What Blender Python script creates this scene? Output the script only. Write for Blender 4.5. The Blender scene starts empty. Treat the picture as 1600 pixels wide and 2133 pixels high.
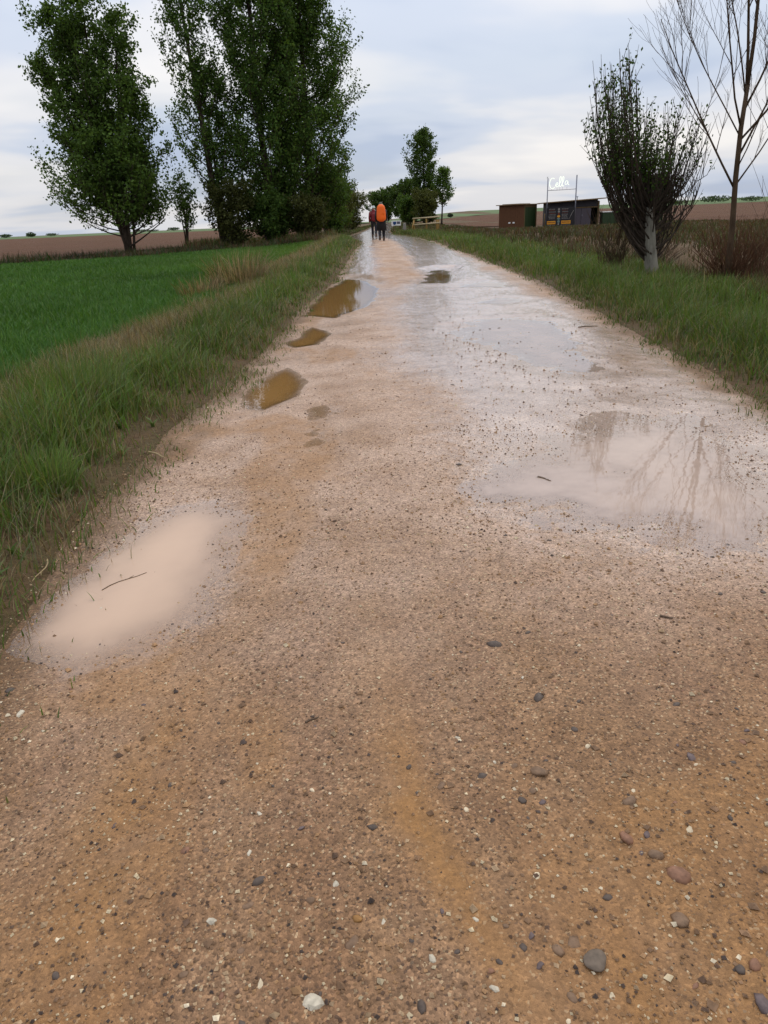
import bpy, math
import numpy as np
from mathutils import Matrix, Vector

# ------------------------------------------------------------------ camera, sky, sun, exposure
SC = bpy.context.scene
COL = SC.collection
CAM_H = 1.12
PITCH, ROLL = math.radians(22.0), math.radians(2.4)
cam_data = bpy.data.cameras.new("camera")
cam_data.sensor_fit = 'VERTICAL'
cam_data.sensor_height = 36.0
cam_data.lens = 1500.0 / 2133.33 * 36.0
cam_data.clip_start = 0.05
cam_data.clip_end = 6000.0
cam = bpy.data.objects.new("camera", cam_data)
COL.objects.link(cam)
fw = Vector((0, math.cos(PITCH), -math.sin(PITCH)))
up0 = Vector((0, math.sin(PITCH), math.cos(PITCH)))
rt0 = Vector((1, 0, 0))
rt = rt0 * math.cos(ROLL) - up0 * math.sin(ROLL)
up = up0 * math.cos(ROLL) + rt0 * math.sin(ROLL)
cam.matrix_world = Matrix(((rt.x, up.x, -fw.x, 0), (rt.y, up.y, -fw.y, 0), (rt.z, up.z, -fw.z, CAM_H), (0, 0, 0, 1)))
SC.camera = cam

SUN_EL, SUN_AZ = math.radians(52), math.radians(20)   # azimuth clockwise from +Y
world = bpy.data.worlds.new("World")
SC.world = world
world.use_nodes = True
wn, wl = world.node_tree.nodes, world.node_tree.links
wn.clear()
w_out = wn.new('ShaderNodeOutputWorld')
w_bg = wn.new('ShaderNodeBackground')
w_bg2 = wn.new('ShaderNodeBackground')
w_mix = wn.new('ShaderNodeMixShader')
sky = wn.new('ShaderNodeTexSky')
sky.sky_type = 'NISHITA'
sky.sun_disc = False
sky.sun_elevation = SUN_EL
sky.sun_rotation = SUN_AZ
sky.dust_density = 2.0
w_bg.inputs['Strength'].default_value = 0.10
wl.new(sky.outputs[0], w_bg.inputs['Color'])
# stratus deck: noise on a flat layer high above, so streaks run together towards the horizon
tc = wn.new('ShaderNodeTexCoord')
sep = wn.new('ShaderNodeSeparateXYZ')
wl.new(tc.outputs['Generated'], sep.inputs[0])
def wmath(op, a, b=None, clamp=False):
    n = wn.new('ShaderNodeMath'); n.operation = op; n.use_clamp = clamp
    for i, v in enumerate((a, b)):
        if v is None: continue
        if isinstance(v, (int, float)): n.inputs[i].default_value = v
        else: wl.new(v, n.inputs[i])
    return n.outputs[0]
zz = wmath('ADD', wmath('ABSOLUTE', sep.outputs['Z']), 0.16)
comb = wn.new('ShaderNodeCombineXYZ')
wl.new(wmath('DIVIDE', sep.outputs['X'], zz), comb.inputs[0])
wl.new(wmath('DIVIDE', sep.outputs['Y'], zz), comb.inputs[1])
def wnoise(scale, detail, rough, off):
    mp = wn.new('ShaderNodeMapping'); mp.inputs['Location'].default_value = off
    mp.inputs['Rotation'].default_value = (0, 0, 0.25)
    mp.inputs['Scale'].default_value = (0.75, 1.0, 1.0)
    wl.new(comb.outputs[0], mp.inputs[0])
    n = wn.new('ShaderNodeTexNoise')
    n.inputs['Scale'].default_value = scale; n.inputs['Detail'].default_value = detail
    n.inputs['Roughness'].default_value = rough; n.inputs['Distortion'].default_value = 0.25
    wl.new(mp.outputs[0], n.inputs['Vector'])
    return n.outputs['Fac']
def wramp(fac, stops, interp='EASE'):
    r = wn.new('ShaderNodeValToRGB'); r.color_ramp.interpolation = interp
    e = r.color_ramp.elements
    e[0].position, e[0].color = stops[0][0], (*stops[0][1], 1)
    e[1].position, e[1].color = stops[-1][0], (*stops[-1][1], 1)
    for p, c in stops[1:-1]:
        x = e.new(p); x.color = (*c, 1)
    wl.new(fac, r.inputs[0])
    return r.outputs[0]
cl_col = wramp(wnoise(0.66, 4.5, 0.50, (1.3, 4.4, 0)), [(0.37, (0.50, 0.58, 0.74)), (0.46, (0.64, 0.70, 0.82)), (0.54, (0.83, 0.83, 0.86)), (0.64, (0.98, 0.95, 0.93))])
wl.new(cl_col, w_bg2.inputs['Color'])
wl.new(wmath('ADD', 0.90, wmath('MULTIPLY', wmath('ABSOLUTE', sep.outputs['Z']), 1.0)), w_bg2.inputs['Strength'])
cover = wramp(wnoise(0.5, 4.0, 0.5, (-2.0, 6.3, 0)), [(0.30, (0.62,) * 3), (0.52, (0.95,) * 3)])
wl.new(cover, w_mix.inputs[0])
wl.new(w_bg.outputs[0], w_mix.inputs[1])
wl.new(w_bg2.outputs[0], w_mix.inputs[2])
wl.new(w_mix.outputs[0], w_out.inputs['Surface'])

sun_d = bpy.data.lights.new("sun", 'SUN')
sun_d.energy = 1.3
sun_d.angle = math.radians(50)
sun_d.color = (1.0, 0.95, 0.88)
sun = bpy.data.objects.new("sun", sun_d)
COL.objects.link(sun)
sd = Vector((math.sin(SUN_AZ) * math.cos(SUN_EL), math.cos(SUN_AZ) * math.cos(SUN_EL), math.sin(SUN_EL)))
sun.rotation_euler = sd.to_track_quat('Z', 'Y').to_euler()
sun.location = (0, 0, 30)

SC.view_settings.view_transform = 'Standard'
SC.view_settings.look = 'None'
SC.view_settings.exposure = 0.0
SC.view_settings.gamma = 1.0
SC.view_settings.use_curve_mapping = False

# ------------------------------------------------------------------ helpers
rng = np.random.default_rng(7)

def S(t):
    t = np.clip(t, 0, 1)
    return t * t * (3 - 2 * t)

def _hash(ix, iy, seed):
    n = (ix.astype(np.int64) * 374761393 + iy.astype(np.int64) * 668265263 + seed * 1442695041) & 0xffffffff
    n = ((n ^ (n >> 13)) * 1274126177) & 0xffffffff
    return ((n ^ (n >> 16)) & 0xffff) / 65535.0

def vnoise(x, y, seed=0):
    x = np.asarray(x, float); y = np.asarray(y, float)
    ix = np.floor(x); iy = np.floor(y)
    fx = x - ix; fy = y - iy
    fx = fx * fx * (3 - 2 * fx); fy = fy * fy * (3 - 2 * fy)
    a = _hash(ix, iy, seed); b = _hash(ix + 1, iy, seed)
    c = _hash(ix, iy + 1, seed); d = _hash(ix + 1, iy + 1, seed)
    return (a * (1 - fx) + b * fx) * (1 - fy) + (c * (1 - fx) + d * fx) * fy

def fbm(x, y, octv=4, seed=0):
    s = 0; a = 0.5; t = 0
    for i in range(octv):
        s = s + a * vnoise(x * 2 ** i + 17.3 * i, y * 2 ** i - 9.1 * i, seed + i); t += a; a *= 0.5
    return s / t

def tag(o, label=None, cat=None, group=None, kind=None):
    if label: o['label'] = label
    if cat: o['category'] = cat
    if group: o['group'] = group
    if kind: o['kind'] = kind
    return o

def empty(name, loc, rz=0.0):
    o = bpy.data.objects.new(name, None)
    o.empty_display_size = 0.2
    COL.objects.link(o)
    o.location = loc
    o.rotation_euler = (0, 0, rz)
    return o

def mesh_data(name, V, faces, mat=None, smooth=False, col=None, attrs=None):
    """faces: list of (n,k) int arrays."""
    me = bpy.data.meshes.new(name)
    V = np.asarray(V, np.float32)
    fl = [np.asarray(f, np.int32) for f in faces if len(f)]
    nl = sum(f.size for f in fl); nf = sum(len(f) for f in fl)
    me.vertices.add(len(V)); me.vertices.foreach_set('co', V.ravel())
    me.loops.add(nl); me.polygons.add(nf)
    me.loops.foreach_set('vertex_index', np.concatenate([f.ravel() for f in fl]))
    sizes = np.concatenate([np.full(len(f), f.shape[1], np.int32) for f in fl])
    starts = np.concatenate([[0], np.cumsum(sizes)[:-1]]).astype(np.int32)
    me.polygons.foreach_set('loop_start', starts)
    me.polygons.foreach_set('use_smooth', np.full(nf, smooth, bool))
    if col is not None:
        a = me.attributes.new('col', 'FLOAT_COLOR', 'POINT')
        c = np.ones((len(V), 4), np.float32); c[:, :3] = col
        a.data.foreach_set('color', c.ravel())
    for k, v in (attrs or {}).items():
        a = me.attributes.new(k, 'FLOAT', 'POINT')
        a.data.foreach_set('value', np.asarray(v, np.float32))
    me.update(calc_edges=True)
    me.validate()
    if mat: me.materials.append(mat)
    return me

def link(name, me, parent=None, loc=None):
    o = bpy.data.objects.new(name, me)
    COL.objects.link(o)
    if parent: o.parent = parent
    if loc is not None: o.location = loc
    return o

def mesh_obj(name, V, faces, mat, parent=None, smooth=False, col=None, attrs=None):
    return link(name, mesh_data(name, V, faces, mat, smooth, col, attrs), parent)

def grid_faces(nr, nc):
    i = np.arange((nr - 1) * nc).reshape(nr - 1, nc)[:, :-1].ravel()
    return np.stack([i, i + 1, i + nc + 1, i + nc], 1)

class MB:
    """collects boxes, tubes and lofts into one mesh"""
    def __init__(self): self.V = []; self.F = {}; self.n = 0
    def add(self, V, F):
        V = np.asarray(V, float)
        for f in F:
            f = np.asarray(f)
            self.F.setdefault(f.shape[1], []).append(f + self.n)
        self.V.append(V); self.n += len(V); return self
    def box(self, lo, hi, bev=0.0):
        x0, y0, z0 = lo; x1, y1, z1 = hi
        if bev <= 0:
            V = [(x, y, z) for z in (z0, z1) for (x, y) in ((x0, y0), (x1, y0), (x1, y1), (x0, y1))]
            return self.add(V, [np.array([(0, 3, 2, 1), (4, 5, 6, 7), (0, 1, 5, 4), (1, 2, 6, 5), (2, 3, 7, 6), (3, 0, 4, 7)])])
        b = bev
        rings = []
        for z, k in ((z0, b), (z0 + b, 0), (z1 - b, 0), (z1, b)):
            rings.append([(x0 + b, y0 + k, z), (x1 - b, y0 + k, z), (x1 - k, y0 + b, z), (x1 - k, y1 - b, z), (x1 - b, y1 - k, z), (x0 + b, y1 - k, z), (x0 + k, y1 - b, z), (x0 + k, y0 + b, z)])
        return self.loft(rings)
    def loft(self, rings, cap=True, closed=True):
        n = len(rings[0]); V = np.array(rings, float).reshape(-1, 3); F = []
        for r in range(len(rings) - 1):
            for i in range(n if closed else n - 1):
                j = (i + 1) % n
                F.append((r * n + i, r * n + j, (r + 1) * n + j, (r + 1) * n + i))
        fs = [np.array(F)]
        if cap:
            fs.append(np.array([list(range(n))[::-1]])); fs.append(np.array([[(len(rings) - 1) * n + i for i in range(n)]]))
        return self.add(V, fs)
    def tube(self, pts, rad, sides=6):
        pts = np.asarray(pts, float); k = len(pts)
        rad = np.broadcast_to(np.asarray(rad, float), (k,))
        tan = np.gradient(pts, axis=0); tan /= np.linalg.norm(tan, axis=1)[:, None] + 1e-9
        ref = np.array([1.0, 0, 0]) if abs(tan[:, 0]).mean() < 0.7 else np.array([0, 1.0, 0])
        a = np.cross(tan, ref); a /= np.linalg.norm(a, axis=1)[:, None] + 1e-9
        b = np.cross(tan, a)
        th = np.arange(sides) * 2 * math.pi / sides
        ring = pts[:, None] + rad[:, None, None] * (np.cos(th)[None, :, None] * a[:, None] + np.sin(th)[None, :, None] * b[:, None])
        V = ring.reshape(-1, 3)
        i = (np.arange(k - 1)[:, None] * sides + np.arange(sides)[None]).ravel()
        j = (np.arange(k - 1)[:, None] * sides + (np.arange(sides)[None] + 1) % sides).ravel()
        F = [np.stack([i, j, j + sides, i + sides], 1), np.array([[(k - 1) * sides + q for q in range(sides)]]), np.array([[q for q in range(sides)][::-1]])]
        return self.add(V, F)
    def obj(self, name, mat, parent=None, smooth=False, xf=None):
        V = np.concatenate(self.V)
        if xf is not None: V = xf(V)
        return mesh_obj(name, V, [np.concatenate(f) for f in self.F.values()], mat, parent, smooth)

# ------------------------------------------------------------------ materials
class NT:
    def __init__(self, name):
        self.m = bpy.data.materials.new(name); self.m.use_nodes = True
        self.t = self.m.node_tree; self.n = self.t.nodes; self.l = self.t.links
        self.n.clear(); self.out = self.n.new('ShaderNodeOutputMaterial')
        g = self.n.new('ShaderNodeNewGeometry'); self.pos = g.outputs['Position']
    def put(self, sock, v):
        if isinstance(v, (int, float)): sock.default_value = v
        elif isinstance(v, (tuple, list)): sock.default_value = (*v, 1) if len(v) == 3 and sock.type == 'RGBA' else v
        else: self.l.new(v, sock)
    def math(self, op, a, b=None, c=None, clamp=False):
        n = self.n.new('ShaderNodeMath'); n.operation = op; n.use_clamp = clamp
        for i, v in enumerate((a, b, c)):
            if v is not None: self.put(n.inputs[i], v)
        return n.outputs[0]
    def noise(self, scale, detail=3, rough=0.5, vec=None, stretch=None):
        n = self.n.new('ShaderNodeTexNoise')
        n.inputs['Scale'].default_value = scale; n.inputs['Detail'].default_value = detail; n.inputs['Roughness'].default_value = rough
        v = vec or self.pos
        if stretch:
            mp = self.n.new('ShaderNodeMapping'); mp.inputs['Scale'].default_value = stretch; self.l.new(v, mp.inputs[0]); v = mp.outputs[0]
        self.l.new(v, n.inputs['Vector'])
        return n.outputs['Fac']
    def voro(self, scale, out='Color', feature='F1', rnd=1.0):
        n = self.n.new('ShaderNodeTexVoronoi'); n.feature = feature
        n.inputs['Scale'].default_value = scale; n.inputs['Randomness'].default_value = rnd
        self.l.new(self.pos, n.inputs['Vector'])
        return n.outputs[out]
    def ramp(self, fac, stops, interp='LINEAR'):
        r = self.n.new('ShaderNodeValToRGB'); r.color_ramp.interpolation = interp
        e = r.color_ramp.elements
        f3 = lambda c: (c, c, c, 1) if isinstance(c, (int, float)) else (*c, 1)
        e[0].position, e[0].color = stops[0][0], f3(stops[0][1])
        e[1].position, e[1].color = stops[-1][0], f3(stops[-1][1])
        for p, c in stops[1:-1]:
            x = e.new(p); x.color = f3(c)
        self.put(r.inputs[0], fac)
        return r.outputs[0]
    def mix(self, fac, a, b, mode='MIX'):
        n = self.n.new('ShaderNodeMix'); n.data_type = 'RGBA'; n.blend_type = mode
        self.put(n.inputs[0], fac); self.put(n.inputs[6], a); self.put(n.inputs[7], b)
        return n.outputs[2]
    def attr(self, name, out='Fac'):
        n = self.n.new('ShaderNodeAttribute'); n.attribute_name = name
        return n.outputs[out]
    def bump(self, h, strength, dist, normal=None):
        n = self.n.new('ShaderNodeBump'); n.inputs['Strength'].default_value = strength; n.inputs['Distance'].default_value = dist
        self.put(n.inputs['Height'], h)
        if normal: self.l.new(normal, n.inputs['Normal'])
        return n.outputs[0]
    def bsdf(self, col, rough=0.7, spec=0.5, normal=None, metal=0.0, ior=1.45, coat=None, coat_rough=0.1, coat_normal=None):
        b = self.n.new('ShaderNodeBsdfPrincipled')
        self.put(b.inputs['Base Color'], col); self.put(b.inputs['Roughness'], rough)
        self.put(b.inputs['Specular IOR Level'], spec); self.put(b.inputs['Metallic'], metal); self.put(b.inputs['IOR'], ior)
        if normal: self.l.new(normal, b.inputs['Normal'])
        if coat is not None:
            self.put(b.inputs['Coat Weight'], coat); self.put(b.inputs['Coat Roughness'], coat_rough); b.inputs['Coat IOR'].default_value = 1.45
            if coat_normal: self.l.new(coat_normal, b.inputs['Coat Normal'])
        return b.outputs[0]
    def shader(self, s):
        self.l.new(s, self.out.inputs['Surface']); return self.m

def plain(name, c, rough=0.7, var=0.25, scale=8.0, metal=0.0, bump=0.0, bscale=60, spec=0.4):
    t = NT(name)
    n = t.noise(scale, 4, 0.6)
    col = t.mix(n, tuple(v * (1 - var) for v in c), tuple(min(1, v * (1 + var)) for v in c))
    nm = t.bump(t.noise(bscale, 3), bump, 0.01) if bump else None
    return t.shader(t.bsdf(col, rough, spec, nm, metal))

def leaf_mat(name, trans=0.25, rough=0.5, tint=(1.0, 1.0, 1.0), spec=0.3):
    t = NT(name)
    c = t.attr('col', 'Color')
    b = t.bsdf(c, rough, spec)
    tr = t.n.new('ShaderNodeBsdfTranslucent')
    t.l.new(t.mix(1.0, c, (1.5 * tint[0], 1.5 * tint[1], 0.7 * tint[2]), 'MULTIPLY'), tr.inputs[0])
    mx = t.n.new('ShaderNodeMixShader'); mx.inputs[0].default_value = trans
    t.l.new(b, mx.inputs[1]); t.l.new(tr.outputs[0], mx.inputs[2])
    return t.shader(mx.outputs[0])

def m_road():
    t = NT('wet_gravel_road')
    wet = t.attr('wet'); silt_sheen = t.attr('silt_sheen'); sand = t.attr('sand'); mud = t.attr('mud')
    big = t.noise(0.9, 5, 0.6); mid = t.noise(5.0, 5, 0.6); fine = t.noise(45, 4, 0.65)
    base = t.mix(t.ramp(big, [(0.35, 0.0), (0.65, 1.0)]), (0.240, 0.122, 0.047), (0.255, 0.148, 0.075))
    base = t.mix(t.ramp(mid, [(0.42, 0.0), (0.60, 0.8)]), base, (0.180, 0.094, 0.042))
    lanes = t.noise(1.0, 5, 0.62, stretch=(4.5, 0.45, 1))
    base = t.mix(t.ramp(lanes, [(0.40, 0.0), (0.62, 0.65)]), base, (0.180, 0.090, 0.040))
    base = t.mix(t.ramp(t.noise(1.0, 4, 0.6, stretch=(3.0, 0.7, 1)), [(0.55, 0.0), (0.72, 0.5)]), base, (0.300, 0.190, 0.110))
    base = t.mix(t.math('MULTIPLY', silt_sheen, t.ramp(t.noise(2.2, 5, 0.65), [(0.35, 0.45), (0.6, 1.0)])), base, (0.425, 0.295, 0.215))  # pale silt, with some of the sky's reflection painted into its colour
    base = t.mix(t.math('MULTIPLY', sand, t.ramp(t.noise(7, 4), [(0.3, 0.35), (0.55, 1.0)])), base, (0.275, 0.138, 0.048))
    base = t.mix(mud, base, (0.115, 0.062, 0.026))
    cells = t.voro(210)
    sepc = t.n.new('ShaderNodeSeparateColor'); t.l.new(cells, sepc.inputs[0])
    keep = t.math('SUBTRACT', 1.0, t.math('MULTIPLY', sand, 0.7))
    tone = t.ramp(sepc.outputs[0], [(0.0, 0.58), (0.25, 0.86), (0.6, 1.0), (0.88, 1.18), (0.97, 1.5)])
    tone = t.mix(keep, (1, 1, 1), tone)
    base = t.mix(1.0, base, tone, 'MULTIPLY')
    pale = t.math('MULTIPLY', t.ramp(sepc.outputs[1], [(0.955, 0.0), (0.97, 1.0)]), keep)
    base = t.mix(t.math('MULTIPLY', pale, 0.5), base, (0.56, 0.41, 0.24))
    dark = t.math('MULTIPLY', t.ramp(sepc.outputs[2], [(0.93, 0.0), (0.955, 1.0)]), keep)
    base = t.mix(t.math('MULTIPLY', dark, 0.7), base, (0.075, 0.045, 0.030))
    base = t.mix(1.0, base, t.ramp(fine, [(0.25, 0.72), (0.75, 1.28)]), 'MULTIPLY')
    d = t.voro(210, 'Distance'); d2 = t.voro(480, 'Distance')
    h = t.math('ADD', t.math('MULTIPLY', t.math('SUBTRACT', 1.0, d), keep), t.math('MULTIPLY', d2, -0.5))
    h = t.math('ADD', h, t.math('MULTIPLY', fine, 1.2))
    nm = t.bump(h, 0.55, 0.0045)
    wn_ = t.ramp(t.math('ADD', wet, t.math('MULTIPLY', t.math('SUBTRACT', t.noise(16, 5, 0.7), 0.5), 0.9)), [(0.30, 0.0), (0.72, 1.0)])
    rough = t.math('SUBTRACT', 0.74, t.math('MULTIPLY', wn_, 0.22))
    cn = t.bump(t.math('ADD', t.noise(60, 4, 0.7), t.math('MULTIPLY', d, -0.6)), 0.28, 0.004)
    return t.shader(t.bsdf(base, rough, 0.3, nm, coat=wn_, coat_rough=0.06, coat_normal=cn))

def m_water(name='muddy_water', c1=(0.215, 0.112, 0.036), c2=(0.26, 0.14, 0.048), dens=110.0, ior=1.40):
    t = NT(name)
    dep = t.attr('depth')
    mud = t.mix(t.noise(3, 3), c1, c2)
    cloud = t.math('SUBTRACT', 1.0, t.math('POWER', 2.718, t.math('MULTIPLY', dep, -dens)), clamp=True)
    dif = t.n.new('ShaderNodeBsdfDiffuse'); t.l.new(mud, dif.inputs[0])
    tr = t.n.new('ShaderNodeBsdfTransparent'); tr.inputs[0].default_value = (0.98, 0.96, 0.93, 1)
    m1 = t.n.new('ShaderNodeMixShader'); t.l.new(cloud, m1.inputs[0]); t.l.new(tr.outputs[0], m1.inputs[1]); t.l.new(dif.outputs[0], m1.inputs[2])
    gl = t.n.new('ShaderNodeBsdfGlossy'); gl.inputs['Roughness'].default_value = 0.015
    nm = t.bump(t.noise(9, 2), 0.05, 0.01)
    t.l.new(nm, gl.inputs['Normal'])
    fr = t.n.new('ShaderNodeFresnel'); fr.inputs[0].default_value = ior
    m2 = t.n.new('ShaderNodeMixShader'); gb = t.n.new('ShaderNodeNewGeometry'); t.l.new(t.math('MULTIPLY', fr.outputs[0], t.math('SUBTRACT', 1.0, gb.outputs['Backfacing'])), m2.inputs[0]); t.l.new(m1.outputs[0], m2.inputs[1]); t.l.new(gl.outputs[0], m2.inputs[2])
    return t.shader(m2.outputs[0])

def m_ground():
    t = NT('weedy_soil')
    a = t.noise(0.25, 5, 0.6); b = t.noise(3.0, 5, 0.65); c = t.noise(30, 4, 0.7)
    col = t.mix(t.ramp(a, [(0.38, 0.0), (0.62, 1.0)]), (0.075, 0.062, 0.024), (0.115, 0.072, 0.036))
    col = t.mix(t.ramp(b, [(0.35, 0.0), (0.65, 0.8)]), col, (0.105, 0.060, 0.030))
    col = t.mix(1.0, col, t.ramp(c, [(0.2, 0.55), (0.8, 1.4)]), 'MULTIPLY')
    return t.shader(t.bsdf(col, 0.9, 0.2, t.bump(t.math('ADD', b, c), 0.8, 0.05)))

def m_plough():
    t = NT('ploughed_earth')
    a = t.noise(0.05, 4, 0.6); b = t.noise(1.0, 5, 0.7, stretch=(0.25, 2.2, 1)); c = t.noise(6, 4, 0.7)
    col = t.mix(a, (0.105, 0.050, 0.027), (0.140, 0.072, 0.040))
    col = t.mix(1.0, col, t.ramp(b, [(0.3, 0.65), (0.7, 1.25)]), 'MULTIPLY')
    col = t.mix(t.ramp(t.noise(0.12, 4, 0.6, stretch=(0.3, 1, 1)), [(0.55, 0.0), (0.75, 0.35)]), col, (0.09, 0.085, 0.03))
    return t.shader(t.bsdf(col, 0.95, 0.15, t.bump(t.math('ADD', b, c), 1.0, 0.2)))

def m_farfield():
    t = NT('far_green_field')
    a = t.noise(0.01, 4, 0.6, stretch=(1, 3, 1))
    col = t.mix(a, (0.090, 0.130, 0.055), (0.130, 0.170, 0.080))
    return t.shader(t.bsdf(col, 0.95, 0.1))

def m_crop():
    t = NT('crop_soil')
    a = t.noise(0.4, 5, 0.6); b = t.noise(14, 4, 0.7)
    col = t.mix(a, (0.026, 0.066, 0.012), (0.036, 0.088, 0.015))
    col = t.mix(1.0, col, t.ramp(b, [(0.25, 0.5), (0.75, 1.5)]), 'MULTIPLY')
    return t.shader(t.bsdf(col, 0.85, 0.2, t.bump(b, 1.0, 0.08)))

def m_bark(name, c1, c2, scale=14):
    t = NT(name)
    n = t.noise(scale, 5, 0.7, stretch=(1, 1, 0.22))
    return t.shader(t.bsdf(t.mix(t.ramp(n, [(0.35, 0.0), (0.65, 1.0)]), c1, c2), 0.9, 0.2, t.bump(n, 0.8, 0.03)))

def m_boards(name, c, axis='x', w=0.16):
    t = NT(name)
    n = t.noise(6, 5, 0.6, stretch=(6, 6, 0.6) if axis == 'x' else (0.6, 6, 6))
    return t.shader(t.bsdf(t.mix(n, tuple(v * 0.7 for v in c), tuple(v * 1.25 for v in c)), 0.75, 0.3, t.bump(n, 0.4, 0.01)))

M = {}
M['road'] = m_road(); M['water'] = m_water(); M['sky_sheen_water'] = m_water('sky_sheen_water', (0.49, 0.330, 0.225), (0.53, 0.365, 0.25), 300.0, 1.40); M['film_water'] = m_water('film_water', (0.46, 0.340, 0.265), (0.50, 0.375, 0.30), 230.0, 1.55); M['ground'] = m_ground(); M['plough'] = m_plough()  # near-left and film puddles: sky reflection partly painted into the pale body colour
M['farfield'] = m_farfield(); M['crop'] = m_crop()
M['grass'] = leaf_mat('grass_blades', 0.26, 0.6, spec=0.2)
M['leaf'] = leaf_mat('leaves', 0.32, 0.6, spec=0.12)
M['bark'] = m_bark('dark_bark', (0.030, 0.022, 0.015), (0.070, 0.052, 0.038))
M['bark_brown'] = m_bark('brown_bark', (0.045, 0.028, 0.016), (0.085, 0.055, 0.032))
M['bark_pale'] = m_bark('pale_grey_bark', (0.085, 0.078, 0.06), (0.215, 0.20, 0.16), 9)
t_ = NT('pebble'); M['pebble'] = t_.shader(t_.bsdf(t_.mix(1.0, t_.attr('col', 'Color'), t_.ramp(t_.noise(90, 4), [(0.3, 0.75), (0.7, 1.25)]), 'MULTIPLY'), 0.62, 0.3, t_.bump(t_.noise(160, 3), 0.3, 0.003)))

# ------------------------------------------------------------------ terrain
LY = [-20, 1.5, 2.0, 2.5, 3.35, 4.2, 5.1, 6.7, 9.3, 12.2, 17.5, 26.8, 35.3, 42, 47, 52, 62, 80, 92, 105, 118, 130]
LX = [-1.15, -1.18, -1.22, -1.29, -1.33, -1.33, -1.23, -1.18, -1.10, -1.03, -0.87, -0.71, -0.69, -1.0, -1.75, -1.75, -1.2, -0.2, 0.8, 3.0, 8.0, 18.0]
RY = [-20, 1.5, 4.4, 5.8, 8, 12.9, 17.6, 24, 39.3, 43.7, 48, 54, 62, 75, 88, 100, 112, 122, 130]
RX = [2.35, 2.38, 2.44, 2.57, 2.70, 3.04, 3.0, 2.75, 2.55, 2.3, 2.0, 1.55, 1.35, 2.0, 3.1, 5.2, 9.0, 16.0, 26.0]
def xL(y): return np.interp(y, LY, LX)
def xR(y): return np.interp(y, RY, RX)

def TZ(x, y):
    x = np.asarray(x, float); y = np.asarray(y, float)
    b = 0.25 * S((y - 9) / 21.6)
    b = b + 0.58 * S((y - 52) / 50) * np.exp(-((x - 2.5) / 6) ** 2)
    tl = xL(y) - x; tr = x - xR(y)
    z = b - 0.25 * S((tl - 0.3) / 3.2) + 0.05 * np.exp(-((tl - 0.55) / 0.4) ** 2) + 0.03 * np.exp(-((tr - 0.6) / 0.4) ** 2)
    fade = 1 - S((y - 52) / 16)
    z = z - 0.55 * fade * np.exp(-((tr - 4.3) / 1.15) ** 2) - 0.24 * S((tr - 5.2) / 4)
    z = z - 0.30 * (1 - S((y - 48) / 12)) * np.exp(-((cropdist(x, y) - 2.2) / 1.1) ** 2) * S((tl - 3.5) / 2)
    rr = S((x - 8) / 40)
    z = z + rr * (1.9 * S((y - 70) / 150) + 2.2 * S((y - 250) / 170)) + 0.9 * S((x - 80) / 120) * S((y - 200) / 200)
    rough = np.where(np.minimum(tl, tr) > -10, np.clip(np.maximum(tl, tr), 0, 1), 0)
    z = z + 0.07 * rough * (fbm(x * 0.9, y * 0.9, 3, 5) - 0.5)
    return z

CY = [-8, 8, 29.6, 33.3, 40, 46]
CX = [-60, -40, -14.4, -10.0, -6.0, -3.6]
def xfar(y): return np.interp(y, CY, CX)
def cropdist(x, y):
    """rough distance beyond the crop's far edge"""
    return (xfar(y) - x) * 0.66

# puddles: outline (m), depth, edge noise
PUD = {
 'A': ([(-1.10,1.87),(-1.12,2.12),(-1.08,2.45),(-0.96,2.86),(-0.77,3.04),(-0.63,2.82),(-0.56,2.32),(-0.61,2.01),(-0.70,1.86),(-0.90,1.75)], 0.013, 0.07),
 'B': ([(-1.00,5.17),(-0.90,5.96),(-0.78,6.30),(-0.55,5.65),(-0.60,5.02),(-0.76,4.58),(-0.92,4.84)], 0.035, 0.06),
 'C': ([(-0.94,7.52),(-0.77,8.83),(-0.46,8.21),(-0.60,7.49),(-0.83,7.30)], 0.035, 0.06),
 'D': ([(-0.97,9.84),(-0.87,13.66),(-0.56,16.31),(-0.19,15.33),(0.10,13.24),(-0.05,10.93),(-0.51,9.43)], 0.045, 0.08),
 'E': ([(0.85,7.64),(1.23,8.71),(1.78,8.66),(1.91,7.68),(1.80,6.35),(1.59,5.42),(1.32,5.78),(1.12,6.66)], 0.006, 0.18),
 'F': ([(0.46,3.05),(0.84,3.59),(1.32,4.22),(1.76,4.09),(1.80,3.18),(1.60,2.63),(1.37,2.33),(1.06,2.42),(0.75,2.59),(0.55,2.74)], 0.0065, 0.20),
 'G': ([(0.88,13.81),(1.18,16.83),(1.63,17.57),(1.63,15.00),(1.28,13.44)], 0.012, 0.2),
 'G2': ([(1.44,12.92),(1.94,13.80),(2.38,13.31),(2.17,12.59)], 0.012, 0.1),
 'G3': ([(1.30,10.48),(1.83,10.99),(2.26,10.68),(1.77,10.24)], 0.012, 0.1),
 'H': ([(-0.42,4.01),(-0.43,4.51),(-0.32,4.69),(-0.26,4.36),(-0.28,3.89),(-0.35,3.76)], 0.007, 0.10),
}
def sdf(poly, x, y):
    """signed distance, positive inside"""
    P = np.array(poly); d = np.full(x.shape, 1e9); ins = np.zeros(x.shape, bool)
    for i in range(len(P)):
        a = P[i]; b = P[(i + 1) % len(P)]; e = b - a
        t = np.clip(((x - a[0]) * e[0] + (y - a[1]) * e[1]) / (e @ e), 0, 1)
        d = np.minimum(d, np.hypot(x - a[0] - t * e[0], y - a[1] - t * e[1]))
        c = ((a[1] > y) != (b[1] > y)) & (x < (b[0] - a[0]) * (y - a[1]) / (b[1] - a[1] + 1e-12) + a[0])
        ins ^= c
    return np.where(ins, d, -d)

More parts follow.
